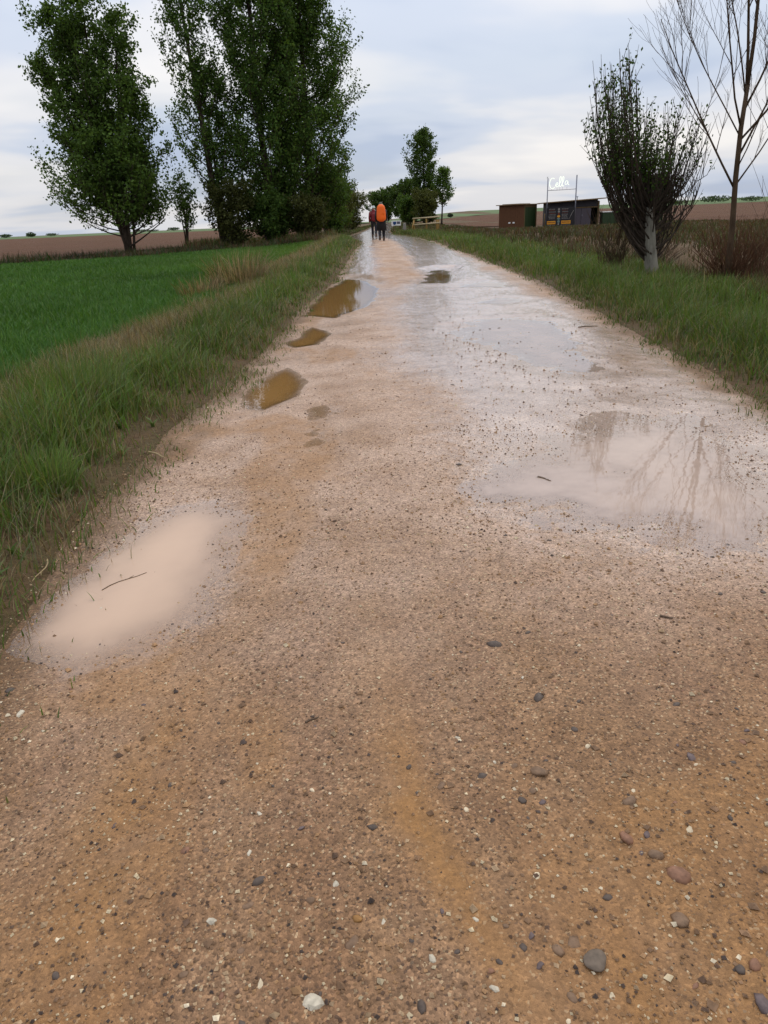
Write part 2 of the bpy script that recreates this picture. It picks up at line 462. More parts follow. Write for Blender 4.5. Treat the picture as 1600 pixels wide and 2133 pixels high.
def road_nat(x, y):
    c = np.clip((x - xL(y)) / (xR(y) - xL(y)), 0, 1)
    z = TZ(np.clip(x, xL(y), xR(y)), y)
    z = z + 0.035 * (1 - (2 * c - 1) ** 2) - 0.022
    rut = np.exp(-((x + 0.75) / 0.28) ** 2) + np.exp(-((x - 1.25 - 0.1 * np.sin(y * 0.3)) / 0.38) ** 2)
    z = z - 0.014 * rut
    z = z + 0.020 * (fbm(x * 5.5, y * 0.45, 3, 27) - 0.5)
    return z + 0.016 * (fbm(x * 1.6, y * 1.1, 3, 21) - 0.5)

LEVEL = {}
for k, (poly, dep, en) in PUD.items():
    P_ = np.array(poly); LEVEL[k] = float(np.percentile(road_nat(P_[:, 0], P_[:, 1]), 35)) - 0.004

def puddle_s(k, xs, ys):
    return sdf(PUD[k][0], xs, ys) + PUD[k][2] * 2.0 * (fbm(xs * 5, ys * 3.5, 4, 55) - 0.5) + (0.05 if k == "A" else 0.07 if k in 'EF' else 0.0)

def road_z(x, y, full=False):
    z = road_nat(x, y) + 0.010 * (fbm(x * 9, y * 9, 3, 31) - 0.5) + 0.005 * (fbm(x * 38, y * 38, 2, 41) - 0.5)
    wetp = np.zeros_like(z); 
    for k, (poly, dep, en) in PUD.items():
        P_ = np.array(poly)
        m = (x > P_[:, 0].min() - .8) & (x < P_[:, 0].max() + .8) & (y > P_[:, 1].min() - .8) & (y < P_[:, 1].max() + .8)
        if not m.any(): continue
        xs, ys = x[m], y[m]
        s = puddle_s(k, xs, ys)
        w = S((s + 0.50) / 0.36)
        lev = LEVEL[k]
        fine = 0.009 * (fbm(xs * 7, ys * 5, 4, 31) - 0.5) + 0.003 * (fbm(xs * 30, ys * 30, 2, 41) - 0.5)
        bed = lev + np.where(s > 0, -dep * S(s / (0.22 if dep > 0.02 else 0.36)), np.minimum(0.05, -s * 0.06)) + fine * (1.0 if dep < 0.012 else 0.3)
        z[m] = z[m] * (1 - w) + bed * w
        wetp[m] = np.maximum(wetp[m], S((s + 0.16) / 0.2))
    out = np.maximum(xL(y) - x, x - xR(y))
    en = 0.10 * (fbm(x * 3, y * 3, 3, 77) - 0.5)
    z = z - 0.07 * S((out + en + 0.02) / 0.22)
    if full: return z, wetp
    return z

# base ground
gx = np.concatenate([-np.geomspace(2500, 62, 26), np.arange(-60, -12, 1.5), np.arange(-12, -0.1, 0.11), np.arange(-0.1, 2, 0.3), np.arange(2, 9, 0.11), np.arange(9, 60, 1.5), np.geomspace(62, 2500, 26)])
gy = np.concatenate([-np.geomspace(60, 1.2, 10), np.arange(-1, 20, 0.16), np.arange(20, 62, 0.6), np.arange(62, 150, 3), np.geomspace(152, 3000, 50)])
X, Y = np.meshgrid(gx, gy)
Z = TZ(X, Y)
ins = np.minimum(X - xL(Y), xR(Y) - X)
Z = Z - 0.09 * S((ins + 0.02) / 0.25) * (Y < 131)
g = mesh_obj('ground', np.stack([X, Y, Z], -1).reshape(-1, 3), [grid_faces(len(gy), len(gx))], M['ground'], smooth=True)
tag(g, 'weedy brown soil between the track and the fields', 'ground', kind='structure')

# road
ry = [-6.0]
while ry[-1] < 130:
    y_ = ry[-1]; ry.append(y_ + (0.2 if y_ < 0.4 else max(0.018, 0.0062 * y_)))
ry = np.array(ry)
nc = 215
u = np.linspace(0, 1, nc)
Xr = (xL(ry) - 0.30)[:, None] * (1 - u) + (xR(ry) + 0.30)[:, None] * u
Yr = np.repeat(ry[:, None], nc, 1)
Zr, wetp = road_z(Xr, Yr, True)
right = np.exp(-(np.maximum(0, np.abs(Xr - 1.35) - 0.35) / 0.60) ** 2) * S((Yr - 1.5) / 1.8)
leftr = np.exp(-((Xr + 0.35) / 0.40) ** 2) * S((Yr - 8) / 8)
wet = 0.06 + 0.85 * right + 0.55 * leftr + 0.30 * S((Yr - 1.5) / 6) + 0.30 * np.exp(-((Xr - 1.9) / 0.5) ** 2) * S((Yr - 14) / 8)
wet = wet + 0.55 * (fbm(Xr * 1.3, Yr * 0.8, 4, 91) - 0.5)
wet = wet - 0.85 * np.exp(-((Xr - 0.80) / 0.50) ** 2) * S((Yr - 9) / 9) + 0.6 * S((Yr - 37) / 6) * (1 - S((Yr - 60) / 10))
silt_sheen = np.clip(np.maximum(wet + 0.72 * S((Yr - 0.95) / 1.9), 0.4 * wetp), 0, 1)  # paler ahead and in the right lane: silt plus painted sky sheen
wet = np.maximum(wet, wetp * 0.50)
sandp = np.interp(Yr, [0.5, 0.77, 0.9, 1.12, 1.34, 1.7, 4, 20], [0.26, 0.18, 0.12, 0.03, 0.01, 0.0, 0.0, 0.1])
sandp = sandp + 0.05 * (fbm(Xr * 0 + 3, Yr * 2.2, 2, 19) - 0.5)
sand = np.exp(-((Xr - sandp) / 0.06) ** 2) * (1 - S((Yr - 1.1) / 0.9)) * np.clip(0.15 + 1.5 * fbm(Xr * 4, Yr * 2, 3, 18), 0, 1)
sand = np.maximum(sand, 0.9 * np.exp(-((Xr - 0.36) / 0.06) ** 2) * (1 - S((Yr - 0.75) / 0.3)))
sand = np.maximum(sand, 0.75 * np.exp(-((Xr + 0.56) / 0.12) ** 2) * (1 - S((Yr - 1.2) / 0.8)))
sand = np.maximum(sand, 0.55 * S((fbm(Xr * 2.3, Yr * 1.2, 3, 64) - 0.55) / 0.12))
edge = np.maximum(xL(Yr) - Xr, Xr - xR(Yr))
mud = S((edge + 0.36 + 0.30 * (fbm(Xr * 4, Yr * 4, 3, 12) - 0.5)) / 0.28) * 0.85
wet = wet * (1 - 0.6 * mud)
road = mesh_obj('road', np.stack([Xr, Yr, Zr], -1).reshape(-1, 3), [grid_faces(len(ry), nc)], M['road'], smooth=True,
                attrs={'wet': np.clip(wet, 0, 1).ravel(), 'silt_sheen': silt_sheen.ravel(), 'sand': np.clip(sand, 0, 1).ravel(), 'mud': mud.ravel()})
tag(road, 'wet tan gravel farm track running ahead between the fields', 'road', kind='structure')

# puddles
PL = {'A': 'peach-coloured muddy puddle nearest the camera, at the left edge of the track', 'B': 'brown puddle on the left of the track, third from the walkers',
      'C': 'small brown oval puddle on the left between two larger ones', 'D': 'long brown puddle on the left reflecting the poplars',
      'E': 'pale sky-reflecting puddle with two dark stones in the right lane', 'F': 'wide shallow puddle at right reflecting the bare tree',
      'G': 'small far puddle in the right lane reflecting a tree', 'G2': 'thin pale puddle near the right edge below the pale-trunked tree',
      'G3': 'thin streak of water crossing the right half of the track', 'H': 'tiny ragged brown puddle near the middle of the track'}
flatf = grid_faces(len(ry), nc)
Zf = Zr.ravel(); Xf = Xr.ravel(); Yf = Yr.ravel()
for k, (poly, dep, en) in PUD.items():
    P_ = np.array(poly)
    inb = (Xf > P_[:, 0].min() - .25) & (Xf < P_[:, 0].max() + .25) & (Yf > P_[:, 1].min() - .4) & (Yf < P_[:, 1].max() + .4)
    low = inb & (Zf < LEVEL[k]); low[low] &= puddle_s(k, Xf[low], Yf[low]) > -0.13
    fsel = flatf[(low[flatf]).any(1) & inb[flatf].all(1)]
    if not len(fsel): continue
    uq, inv = np.unique(fsel.ravel(), return_inverse=True)
    V = np.stack([Xf[uq], Yf[uq], np.full(len(uq), LEVEL[k])], 1)
    o = mesh_obj('puddle', V, [inv.reshape(-1, 4)], M['water' if k in 'BCDHG' else 'sky_sheen_water' if k == 'A' else 'film_water'], smooth=True, attrs={'depth': np.maximum(0, LEVEL[k] - Zf[uq])})
    tag(o, PL[k], 'puddle', kind='structure')

def sheet(name, ys, x0f, x1f, nx, mat, dz, geom=True):
    ys = np.asarray(ys, float); uu = np.linspace(0, 1, nx)
    XX = x0f(ys)[:, None] * (1 - uu) + x1f(ys)[:, None] * uu
    YY = np.repeat(ys[:, None], nx, 1)
    ZZ = TZ(XX, YY) + dz
    return mesh_obj(name, np.stack([XX, YY, ZZ], -1).reshape(-1, 3), [grid_faces(len(ys), nx)], mat, smooth=True)

xverge = lambda y: xL(y) - 2.15 - 0.25 * np.sin(y * 0.35)
o = sheet('crop_field', np.arange(-8, 44.5, 0.4), xfar, lambda y: np.maximum(xverge(y), xfar(y) + 0.05), 140, M['crop'], 0.05)
tag(o, 'flat field of young green cereal on the left', 'field', kind='structure')
PY = [-8, 20, 36, 50, 60, 100, 320]; PX = [-70, -37, -16.5, -12.5, -10, -9, -9]
o = sheet('ploughed_field', np.concatenate([np.arange(-8, 60, 2), np.arange(60, 321, 6)]), lambda y: np.full_like(y, -900.), lambda y: np.interp(y, PY, PX), 160, M['plough'], 0.08)
tag(o, 'brown ploughed field behind the poplars on the left', 'field', kind='structure')
o = sheet('far_field', np.arange(322, 1500, 30), lambda y: np.full_like(y, -2200.), lambda y: np.full_like(y, 4.), 60, M['farfield'], 0.12)
tag(o, 'thin green field along the left horizon', 'field', kind='structure')
FXs = [40, 62, 84, 90, 280]
o = sheet('ploughed_field', np.concatenate([np.arange(84, 100, 4), np.arange(100, 262, 4)]), lambda y: np.full_like(y, 10.5), lambda y: np.full_like(y, 800.), 160, M['plough'], 0.03)
tag(o, 'brown ploughed field rising behind the sheds on the right', 'field', kind='structure')
o = sheet('ploughed_field', np.arange(38, 83.9, 3), lambda y: np.full_like(y, 31.), lambda y: np.full_like(y, 400.), 100, M['plough'], 0.03)
tag(o, 'brown field strip behind the bare tree on the right', 'field', kind='structure')
o = sheet('far_field', np.arange(264, 900, 12), lambda y: np.full_like(y, 6.), lambda y: np.full_like(y, 1800.), 120, M['farfield'], 0.15)
tag(o, 'pale green rise on the right horizon', 'field', kind='structure')

# ------------------------------------------------------------------ stones
def stone_mesh(name, seed, flat=0.6, n=1):
    r = np.random.default_rng(seed)
    rings = 4; seg = 7; V = [(0, 0, 1.0)]
    for i in range(1, rings):
        th = math.pi * i / rings
        for j in range(seg):
            ph = 2 * math.pi * (j + 0.5 * (i % 2)) / seg
            V.append((math.sin(th) * math.cos(ph), math.sin(th) * math.sin(ph), math.cos(th)))
    V.append((0, 0, -1.0)); V = np.array(V)
    d1, d2, d3 = r.normal(size=(3, 3))
    V *= (1 + 0.16 * np.sin(V @ d1 * 2.1 + 1) + 0.12 * np.sin(V @ d2 * 3.3) + 0.05 * r.normal(size=len(V)))[:, None]
    V *= np.array([0.5, 0.5 * r.uniform(0.6, 0.85), 0.5 * flat])
    T = []; Q = []
    for j in range(seg):
        T.append((0, 1 + j, 1 + (j + 1) % seg))
        e = len(V) - 1; b = 1 + (rings - 2) * seg
        T.append((e, b + (j + 1) % seg, b + j))
    for i in range(rings - 2):
        for j in range(seg):
            a = 1 + i * seg + j; b = 1 + i * seg + (j + 1) % seg
            Q.append((a, a + seg, b + seg)); T.append((a, b + seg, b))
    return V, np.array(T + Q)
SCOL = {'d': (0.085, 0.062, 0.048), 'p': (0.46, 0.40, 0.30), 'b': (0.165, 0.100, 0.058), 'o': (0.26, 0.13, 0.04), 'r': (0.20, 0.100, 0.058), 'u': (0.115, 0.082, 0.076), 'w': (0.52, 0.42, 0.28)}
SM = {}
for ci, (k, c) in enumerate(SCOL.items()):
    for v in range(5):
        V, F = stone_mesh('stone', 100 + v + 7 * ci, 0.42 + 0.08 * v)
        SM[(k, v)] = mesh_data('stone', V, [F], M['pebble'], smooth=(k not in 'pw'), col=np.tile(c, (len(V), 1)))
KNOWN = [(0.026, 0.73, 0.0219, 'd'), (-0.139, 0.745, 0.0311, 'p'), (-0.082, 0.841, 0.0288, 'b'), (-0.075, 0.885, 0.0182, 'o'), (-0.258, 0.976, 0.0265, 'd'), (-0.415, 1.061, 0.0206, 'r'), (-0.048, 1.085, 0.019, 'd'), (-0.491, 1.243, 0.0136, 'd'), (0.186, 1.211, 0.0226, 'd'), (0.097, 1.191, 0.0244, 'b'), (0.307, 1.221, 0.0372, 'b'), (0.298, 1.135, 0.0177, 'u'), (0.257, 1.141, 0.0197, 'd'), (0.469, 1.117, 0.031, 'b'), (0.436, 1.03, 0.033, 'r'), (0.475, 0.987, 0.0267, 'b'), (0.498, 0.939, 0.043, 'r'), (0.294, 1.729, 0.0378, 'd'), (0.362, 1.477, 0.0334, 'd'), (0.418, 1.348, 0.02, 'd'), (0.536, 0.71, 0.0345, 'u'), (0.528, 0.769, 0.0211, 'd'), (0.551, 0.77, 0.0227, 'r'), (1.137, 2.25, 0.0167, 'd'), (0.604, 2.405, 0.0177, 'd'), (0.941, 3.187, 0.0247, 'd'), (0.374, 3.349, 0.0305, 'd'), (1.212, 4.212, 0.0288, 'd'), (0.528, 5.103, 0.0309, 'd'), (1.222, 7.932, 0.0415, 'd'), (1.333, 7.974, 0.0417, 'd'), (-0.99, 1.885, 0.0173, 'd'), (-0.866, 1.862, 0.02, 'd'), (-1.025, 1.634, 0.0258, 'd'), (-0.95, 1.527, 0.0269, 'p'), (0.362, 0.906, 0.0168, 'd'), (0.645, 1.238, 0.0209, 'u'), (0.777, 1.284, 0.0172, 'r'), (1.034, 1.964, 0.0179, 'd'), (1.17, 1.968, 0.0209, 'd'), (1.015, 1.842, 0.017, 'b'), (1.174, 2.492, 0.02, 'b'), (0.198, 0.82, 0.0157, 'd'), (0.214, 0.84, 0.0144, 'u'), (0.28, 0.82, 0.0252, 'b'), (0.467, 0.855, 0.0291, 'b'), (-0.286, 1.042, 0.0129, 'p'), (-0.331, 0.901, 0.0167, 'p'), (0.047, 0.806, 0.014, 'p'), (-0.116, 0.959, 0.014, 'p'), (0.255, 0.735, 0.0176, 'b'), (-0.03, 0.878, 0.0132, 'p'), (-0.461, 0.976, 0.0124, 'b'), (-0.373, 1.058, 0.0131, 'b')]
r2 = np.random.default_rng(11)
allst = list(KNOWN)
for i in range(235):
    y_ = 0.62 + 2.9 * r2.random() ** 1.9
    x_ = r2.uniform(-0.75, 0.78) * (0.25 + y_ * 0.75) + 0.05
    if r2.random() < 0.45: x_ = abs(x_) * 0.9 + 0.05
    if x_ < xL(y_) + 0.1 or x_ > xR(y_) - 0.1: continue
    allst.append((x_, y_, float(np.clip(r2.lognormal(-4.55, 0.32), 0.006, 0.024)), 'ddbbbrupww'[r2.integers(10)]))
for (x_, y_, s_, k_) in allst[:299]:
    o = link('stone', SM[(k_, int(r2.integers(5)))], road)
    zz_ = float(road_z(np.array([x_]), np.array([y_]))[0])
    for pk in ('A', 'E', 'F'):
        if float(sdf(PUD[pk][0], np.array([x_]), np.array([y_]))[0]) > 0: zz_ = max(zz_, LEVEL[pk] - 0.004)
    o.location = (x_, y_, zz_ - s_ * 0.03)
    o.rotation_euler = (r2.normal() * 0.15, r2.normal() * 0.15, r2.uniform(0, 6.28))
    o.scale = (s_ * 1.15, s_ * 1.15, s_ * 0.75)
# one big flat cobble that lies loose
V, F = stone_mesh('cobble', 321, 0.42)
cob = mesh_obj('cobble', V * np.array([0.050, 0.062, 0.030]), [F], M['pebble'], smooth=True, col=np.tile((0.115, 0.085, 0.060), (len(V), 1)))
ms = cob.modifiers.new('round', 'SUBSURF'); ms.levels = 1; ms.render_levels = 2
cob.location = (0.307, 0.790, float(road_z(np.array([0.307]), np.array([0.79]))[0]) + 0.004); cob.rotation_euler = (0, 0, 0.5)
tag(cob, 'largest smooth flat grey-brown cobble at the bottom right of the track', 'stone')

# grit: too many to count
def gravel(n, ymin, ymax, pw, smin, smax, seed, box=None, dark=False):
    r = np.random.default_rng(seed)
    y = ymin + (ymax - ymin) * r.random(n) ** pw
    x = r.uniform(-1, 1, n) * (0.30 + y * 0.72) + 0.03
    keep = (x > xL(y) - 0.05) & (x < xR(y) + 0.05)
    if box is not None: x = r.uniform(box[0], box[1], n); y = r.uniform(box[2], box[3], n); keep = np.ones(n, bool)
    sp = np.interp(y, [0.5, 0.77, 0.9, 1.12, 1.34, 1.7, 4, 20], [0.26, 0.18, 0.12, 0.03, 0.01, 0.0, 0.0, 0.1])
    insand = np.exp(-((x - sp) / 0.06) ** 2) * (y < 2.0)
    keep &= r.random(n) > insand * 0.9
    keep &= r.random(n) < 0.35 + 1.1 * fbm(x * 3.2, y * 2.4, 3, 8)
    x, y = x[keep], y[keep]; n = len(x)
    z = road_z(x, y); z = np.where(np.minimum(x - xL(y), xR(y) - x) < 0.12, np.maximum(z, TZ(x, y) - 0.01), z)
    s = np.clip(r.lognormal(math.log((smin * smax) ** 0.5), 0.45, n), smin, smax)
    pal = np.array([(0.30, 0.17, 0.08), (0.24, 0.14, 0.075), (0.17, 0.10, 0.055), (0.34, 0.23, 0.13), (0.50, 0.40, 0.25), (0.62, 0.52, 0.36), (0.065, 0.045, 0.035), (0.11, 0.065, 0.04)])
    ci = r.choice(8, n, p=[0.05, 0.15, 0.25, 0.05, 0.03, 0.02, 0.2, 0.25] if dark else [0.26, 0.20, 0.16, 0.14, 0.07, 0.02, 0.06, 0.09])
    c = pal[ci] * r.uniform(0.8, 1.2, (n, 1))
    base = np.array([(1, 0, 0), (0.2, 0.9, 0.1), (-0.95, 0.25, -0.1), (-0.25, -0.9, 0.1), (0.1, 0.05, 0.75), (0, 0, -0.6)]) * 0.5
    ang = r.uniform(0, 6.28, n); ca, sa = np.cos(ang), np.sin(ang)
    B = base[None] * (s[:, None, None]) * r.uniform(0.65, 1.25, (n, 6, 3))
    Vx = B[..., 0] * ca[:, None] - B[..., 1] * sa[:, None] + x[:, None]
    Vy = B[..., 0] * sa[:, None] + B[..., 1] * ca[:, None] + y[:, None]
    Vz = B[..., 2] + (z + s * 0.10)[:, None]
    V = np.stack([Vx, Vy, Vz], -1).reshape(-1, 3)
    f = np.array([(0, 1, 4), (1, 2, 4), (2, 3, 4), (3, 0, 4), (1, 0, 5), (2, 1, 5), (3, 2, 5), (0, 3, 5)])
    F = (np.arange(n)[:, None, None] * 6 + f[None]).reshape(-1, 3)
    return V, F, np.repeat(c, 6, 0)
parts = [gravel(40000, 0.55, 4.0, 1.5, 0.0025, 0.011, 1), gravel(16000, 2.5, 18.0, 1.6, 0.005, 0.014, 2), gravel(1500, 0.6, 9, 1.4, 0.008, 0.02, 3), gravel(650, 0, 0, 1, 0.004, 0.014, 4, (0.35, 1.9, 2.2, 4.4), True), gravel(160, 0, 0, 1, 0.010, 0.024, 5, (0.6, 2.1, 4.4, 9.0), True)]
off = 0; Vs, Fs, Cs = [], [], []
for V, F, c in parts:
    Vs.append(V); Fs.append(F + off); Cs.append(c); off += len(V)
o = mesh_obj('gravel', np.concatenate(Vs), [np.concatenate(Fs)], M['pebble'], road, col=np.concatenate(Cs))
tag(o, kind='stuff')

# twigs
M['twig'] = plain('twig_bark', (0.10, 0.065, 0.04), 0.8, 0.3, 40)
M['straw'] = plain('straw', (0.30, 0.22, 0.11), 0.8, 0.3, 40)
TW = [((-0.98, 2.21), (-0.87, 2.34), 0.0019, 'thin dark twig floating in the peach-coloured puddle', 'twig', 'A'),
      ((0.72, 3.15), (0.77, 3.09), 0.005, 'short dark twig in the wide shallow right puddle', 'twig', 'F'),
      ((-0.21, 1.42), (-0.18, 1.44), 0.003, 'short black twig in the middle of the gravel', 'twig', None),
      ((2.12, 7.70), (2.33, 7.75), 0.006, 'long thin twig near the right edge of the track', 'twig', None),
      ((0.80, 1.84), (0.83, 1.82), 0.004, 'tiny brown twig on the right of the foreground', 'twig', None),
      ((-1.25, 2.42), (-1.22, 2.25), 0.003, 'pale straw stalk on the mud beside the near left grass', 'straw', None),
      ((-1.26, 3.76), (-1.14, 3.66), 0.006, 'pale straw stalk at the left grass edge beyond the first puddle', 'straw', None)]
for a, b, r_, lab, mt, pk in TW:
    a = np.array(a); b = np.array(b); tt = np.linspace(0, 1, 6)[:, None]
    p = a * (1 - tt) + b * tt; q = np.array([-(b - a)[1], (b - a)[0]])
    p = p + q * (0.06 * np.sin(tt * 5))
    if pk: z = np.full(6, LEVEL[pk] + 0.001)
    else: z = np.maximum(road_z(p[:, 0], p[:, 1]), TZ(p[:, 0], p[:, 1]) if mt == 'straw' else -9) + r_ * 0.8
    mb = MB(); pts = np.column_stack([p, z]); mb.tube(pts, np.linspace(r_, r_ * 0.5, 6), 5)
    m_ = pts[3]; mb.tube([m_, m_ + (pts[4] - pts[2]) * 0.4 + np.array([q[0], q[1], 0]) * 0.08], [r_ * 0.5, r_ * 0.3], 4)
    o = mb.obj('twig', M[mt]); tag(o, lab, 'twig')

# ------------------------------------------------------------------ grass
def blades(name, base, h, w, az, lean, col, seg=2, tipcol=None, parent=None, mat='grass'):
    n = len(base)
    dx = np.stack([np.cos(az), np.sin(az), np.zeros(n)], 1)
    sx = np.stack([-np.sin(az + 0.6), np.cos(az + 0.6), np.zeros(n)], 1)
    V = []; C = []
    for i in range(seg):
        t = i / seg
        ctr = base + dx * (lean * h * t * t)[:, None] + np.array([0, 0, 1.0]) * (h * t * (1 - 0.25 * lean * t))[:, None]
        ww = (w * (1 - 0.55 * t) * 0.5)[:, None]
        V += [ctr - sx * ww, ctr + sx * ww]
        C += [col, col]
    tip = base + dx * (lean * h)[:, None] + np.array([0, 0, 1.0]) * (h * (1 - 0.25 * lean))[:, None]
    V.append(tip); C.append(col if tipcol is None else tipcol)
    m = 2 * seg + 1
    V = np.stack(V, 1).reshape(-1, 3); C = np.stack(C, 1).reshape(-1, 3)
    k = np.arange(n)[:, None] * m
    Q = np.concatenate([k + np.array([[2 * i, 2 * i + 1, 2 * i + 3, 2 * i + 2]]) for i in range(seg - 1)]) if seg > 1 else np.zeros((0, 4), int)
    T = k + np.array([[2 * seg - 2, 2 * seg - 1, 2 * seg]])
    return mesh_obj(name, V, [Q, T] if seg > 1 else [T], M[mat], parent, col=C)

GREEN = np.array([(0.064, 0.115, 0.020), (0.080, 0.138, 0.022), (0.105, 0.130, 0.030), (0.075, 0.105, 0.038), (0.115, 0.118, 0.042)])
DRY = np.array([(0.25, 0.185, 0.10), (0.17, 0.120, 0.065), (0.25, 0.20, 0.12), (0.11, 0.068, 0.038), (0.14, 0.14, 0.085)])
def pick(r, pal, n): return pal[r.integers(len(pal), size=n)] * r.uniform(0.75, 1.25, (n, 1))

def verge(side, seed):
    r = np.random.default_rng(seed); B = []; Hh = []; W = []; C = []
    bands = [(1.2, 5, 3600), (5, 10, 2100), (10, 20, 820), (20, 46, 300)] if side == 'L' else [(3.2, 7, 2600), (7, 13, 1700), (13, 26, 650), (26, 56, 240)]
    wid = 2.4 if side == 'L' else 2.3
    for (y0, y1, den) in bands:
        n = int((y1 - y0) * (wid + 0.3) * den)
        y = r.uniform(y0, y1, n); t = r.uniform(-0.34, wid, n)
        x = xL(y) - t if side == 'L' else xR(y) + t
        clump = fbm(x * 2.2, y * 2.2, 3, 13 if side == 'L' else 14)
        en = 0.5 * (fbm(x * 1.6, y * 1.6, 3, 71) - 0.5) + 0.25 * (fbm(x * 6, y * 6, 2, 72) - 0.5)
        inner = S((t + en * 0.7 + 0.32) / 0.34)
        keep = r.random(n) < (0.06 + 0.94 * inner) * np.clip(0.25 + 1.5 * (clump - 0.25), 0.15, 1)
        x, y, t, clump, inner = [q[keep] for q in (x, y, t, clump, inner)]; n = len(x)
        hmax = (0.05 + 0.24 * S((t + 0.24) / 0.85)) * (1 - 0.45 * S((t - 1.2) / 0.9)) if side == 'L' else 0.05 + 0.23 * S((t + 0.20) / 0.6)
        h = hmax * (0.45 + 0.9 * clump) * r.uniform(0.5, 1.25, n)
        dryp = 0.14 + 0.16 * S((t - 0.6) / 0.5) + 0.50 * np.exp(-((t - 0.0) / 0.22) ** 2) + 0.70 * S((fbm(x * 1.2, y * 0.7, 3, 33) - 0.47) / 0.15) * S((t - 0.6) / 0.6)
        if side == 'R': dryp = 0.06 + 0.45 * np.exp(-((t - 0.05) / 0.22) ** 2) + 0.35 * S((t - 2.0) / 0.8)
        isdry = r.random(n) < dryp
        c = np.where(isdry[:, None], pick(r, DRY, n), pick(r, GREEN, n) * (0.75 + 0.5 * fbm(x * 0.7, y * 0.7, 2, 44))[:, None])
        h = np.where(isdry & (t > 0.7), h * 1.25, h)
        w = np.clip(0.0035 + 0.00085 * y, 0.004, 0.03) * r.uniform(0.7, 1.3, n) * np.where(isdry, 0.6, 1)
        ins_ = np.minimum(x - xL(y), xR(y) - x)
        z = np.where(ins_ > 0, road_z(x, y), TZ(x, y)) - 0.01
        B.append(np.stack([x, y, z], 1)); Hh.append(h); W.append(w); C.append(c)
    B = np.concatenate(B); h = np.concatenate(Hh); w = np.concatenate(W); c = np.concatenate(C); n = len(B)
    az = r.uniform(0, 6.283, n); lean = np.clip(r.normal(0.45, 0.28, n), 0.02, 1.3)
    return blades('verge_grass', B, h, w, az, lean, c, 3)
o = verge('L', 5); tag(o, 'tall rough grass on the left verge between track and crop', 'grass', kind='stuff')
o = verge('R', 6); tag(o, 'green grass strip along the right edge of the track', 'grass', kind='stuff')

# broad-leaved weeds among the grass
r = np.random.default_rng(23); n = 1500; y = 1.8 + 16 * r.random(n) ** 1.6; left = r.random(n) < 0.6
t = 0.05 + 1.9 * r.random(n); x = np.where(left, xL(y) - t, xR(y) + t); k = 6
a0 = r.uniform(0, 6.28, n); B = np.repeat(np.stack([x, y, TZ(x, y)], 1), k, 0); az = (a0[:, None] + np.arange(k) * 6.283 / k + r.normal(0, 0.3, (n, k))).ravel()
hh = np.repeat(r.uniform(0.03, 0.085, n), k) * r.uniform(0.7, 1.2, n * k)
o = blades('broad_weeds', B, hh, hh * 0.30, az, r.uniform(0.5, 1.1, n * k), np.repeat(pick(r, np.array([(0.08, 0.13, 0.028), (0.10, 0.14, 0.035), (0.075, 0.11, 0.03), (0.12, 0.10, 0.04)]), n), k, 0), 3)
tag(o, 'low broad-leaved weeds scattered through both grass verges', 'weeds', kind='stuff')

# cereal crop
r = np.random.default_rng(9); B = []; W = []
for (y0, y1, den) in [(3, 10, 800), (10, 18, 520), (18, 30, 260), (30, 46, 150)]:
    n = int((y1 - y0) * 26 * den)
    y = r.uniform(y0, y1, n); x = r.uniform(-24, -1.5, n)
    rowp = 0.16
    x = np.where(y < 22, np.round(x / rowp) * rowp + r.normal(0, 0.035, n), x)
    k = (x < xverge(y) + 0.3 * (r.random(n) - 0.2)) & (x > xfar(y) - 0.2) & (x > -0.62 * y - 1.2)
    x, y = x[k], y[k]; B.append(np.stack([x, y, TZ(x, y) + 0.03], 1)); W.append(np.clip(0.004 + 0.0010 * y, 0, 0.04))
B = np.concatenate(B); w = np.concatenate(W); n = len(B)
CG = np.array([(0.036, 0.098, 0.016), (0.048, 0.116, 0.018), (0.044, 0.092, 0.020), (0.066, 0.128, 0.020)])
pt = fbm(B[:, 0] * 0.35, B[:, 1] * 0.35, 3, 3)
yel = S((B[:, 0] + 9 - (B[:, 1] - 30) * 0.1) / 6) * S((B[:, 1] - 18) / 12)
c = pick(r, CG, n) * (0.7 + 0.6 * pt)[:, None]
c = c * (1 - yel[:, None]) + yel[:, None] * pick(r, np.array([(0.085, 0.150, 0.022), (0.070, 0.135, 0.020)]), n)
h = r.uniform(0.10, 0.20, n) * (0.7 + 0.6 * pt)
o = blades('cereal_crop', B, h, w * r.uniform(0.7, 1.3, n), r.uniform(0, 6.28, n), np.clip(r.normal(0.5, 0.25, n), 0, 1.2), c, 2)
tag(o, 'dense young green cereal growing in the left field', 'crop', kind='stuff')

# weeds: right ditch and bank, crop's far margin, under the hedge
def weeds(name, x, y, hs, pal, seed, wk=1.0, lean=0.4):
    r = np.random.default_rng(seed); n = len(x)
    cl = fbm(x * 1.1, y * 1.1, 3, seed)
    k = r.random(n) < np.clip(2.2 * (cl - 0.22), 0.05, 1); x, y, cl = x[k], y[k], cl[k]; n = len(x)
    c = pick(r, pal, n) * (0.6 + 0.8 * fbm(x * 0.5, y * 0.5, 2, seed + 1))[:, None]
    return blades(name, np.stack([x, y, TZ(x, y) - 0.02], 1), hs * np.interp(y, [0, 35, 60], [1, 1, 0.6]) * (0.4 + 1.1 * cl) * r.uniform(0.5, 1.2, n), np.clip(0.004 + 0.0011 * y, 0, 0.09) * wk, r.uniform(0, 6.28, n), np.clip(r.normal(lean, 0.25, n), 0, 1.4), c, 2)
r = np.random.default_rng(15)
WEED = np.array([(0.075, 0.046, 0.026), (0.10, 0.060, 0.030), (0.055, 0.062, 0.022), (0.050, 0.075, 0.022), (0.062, 0.036, 0.022)])
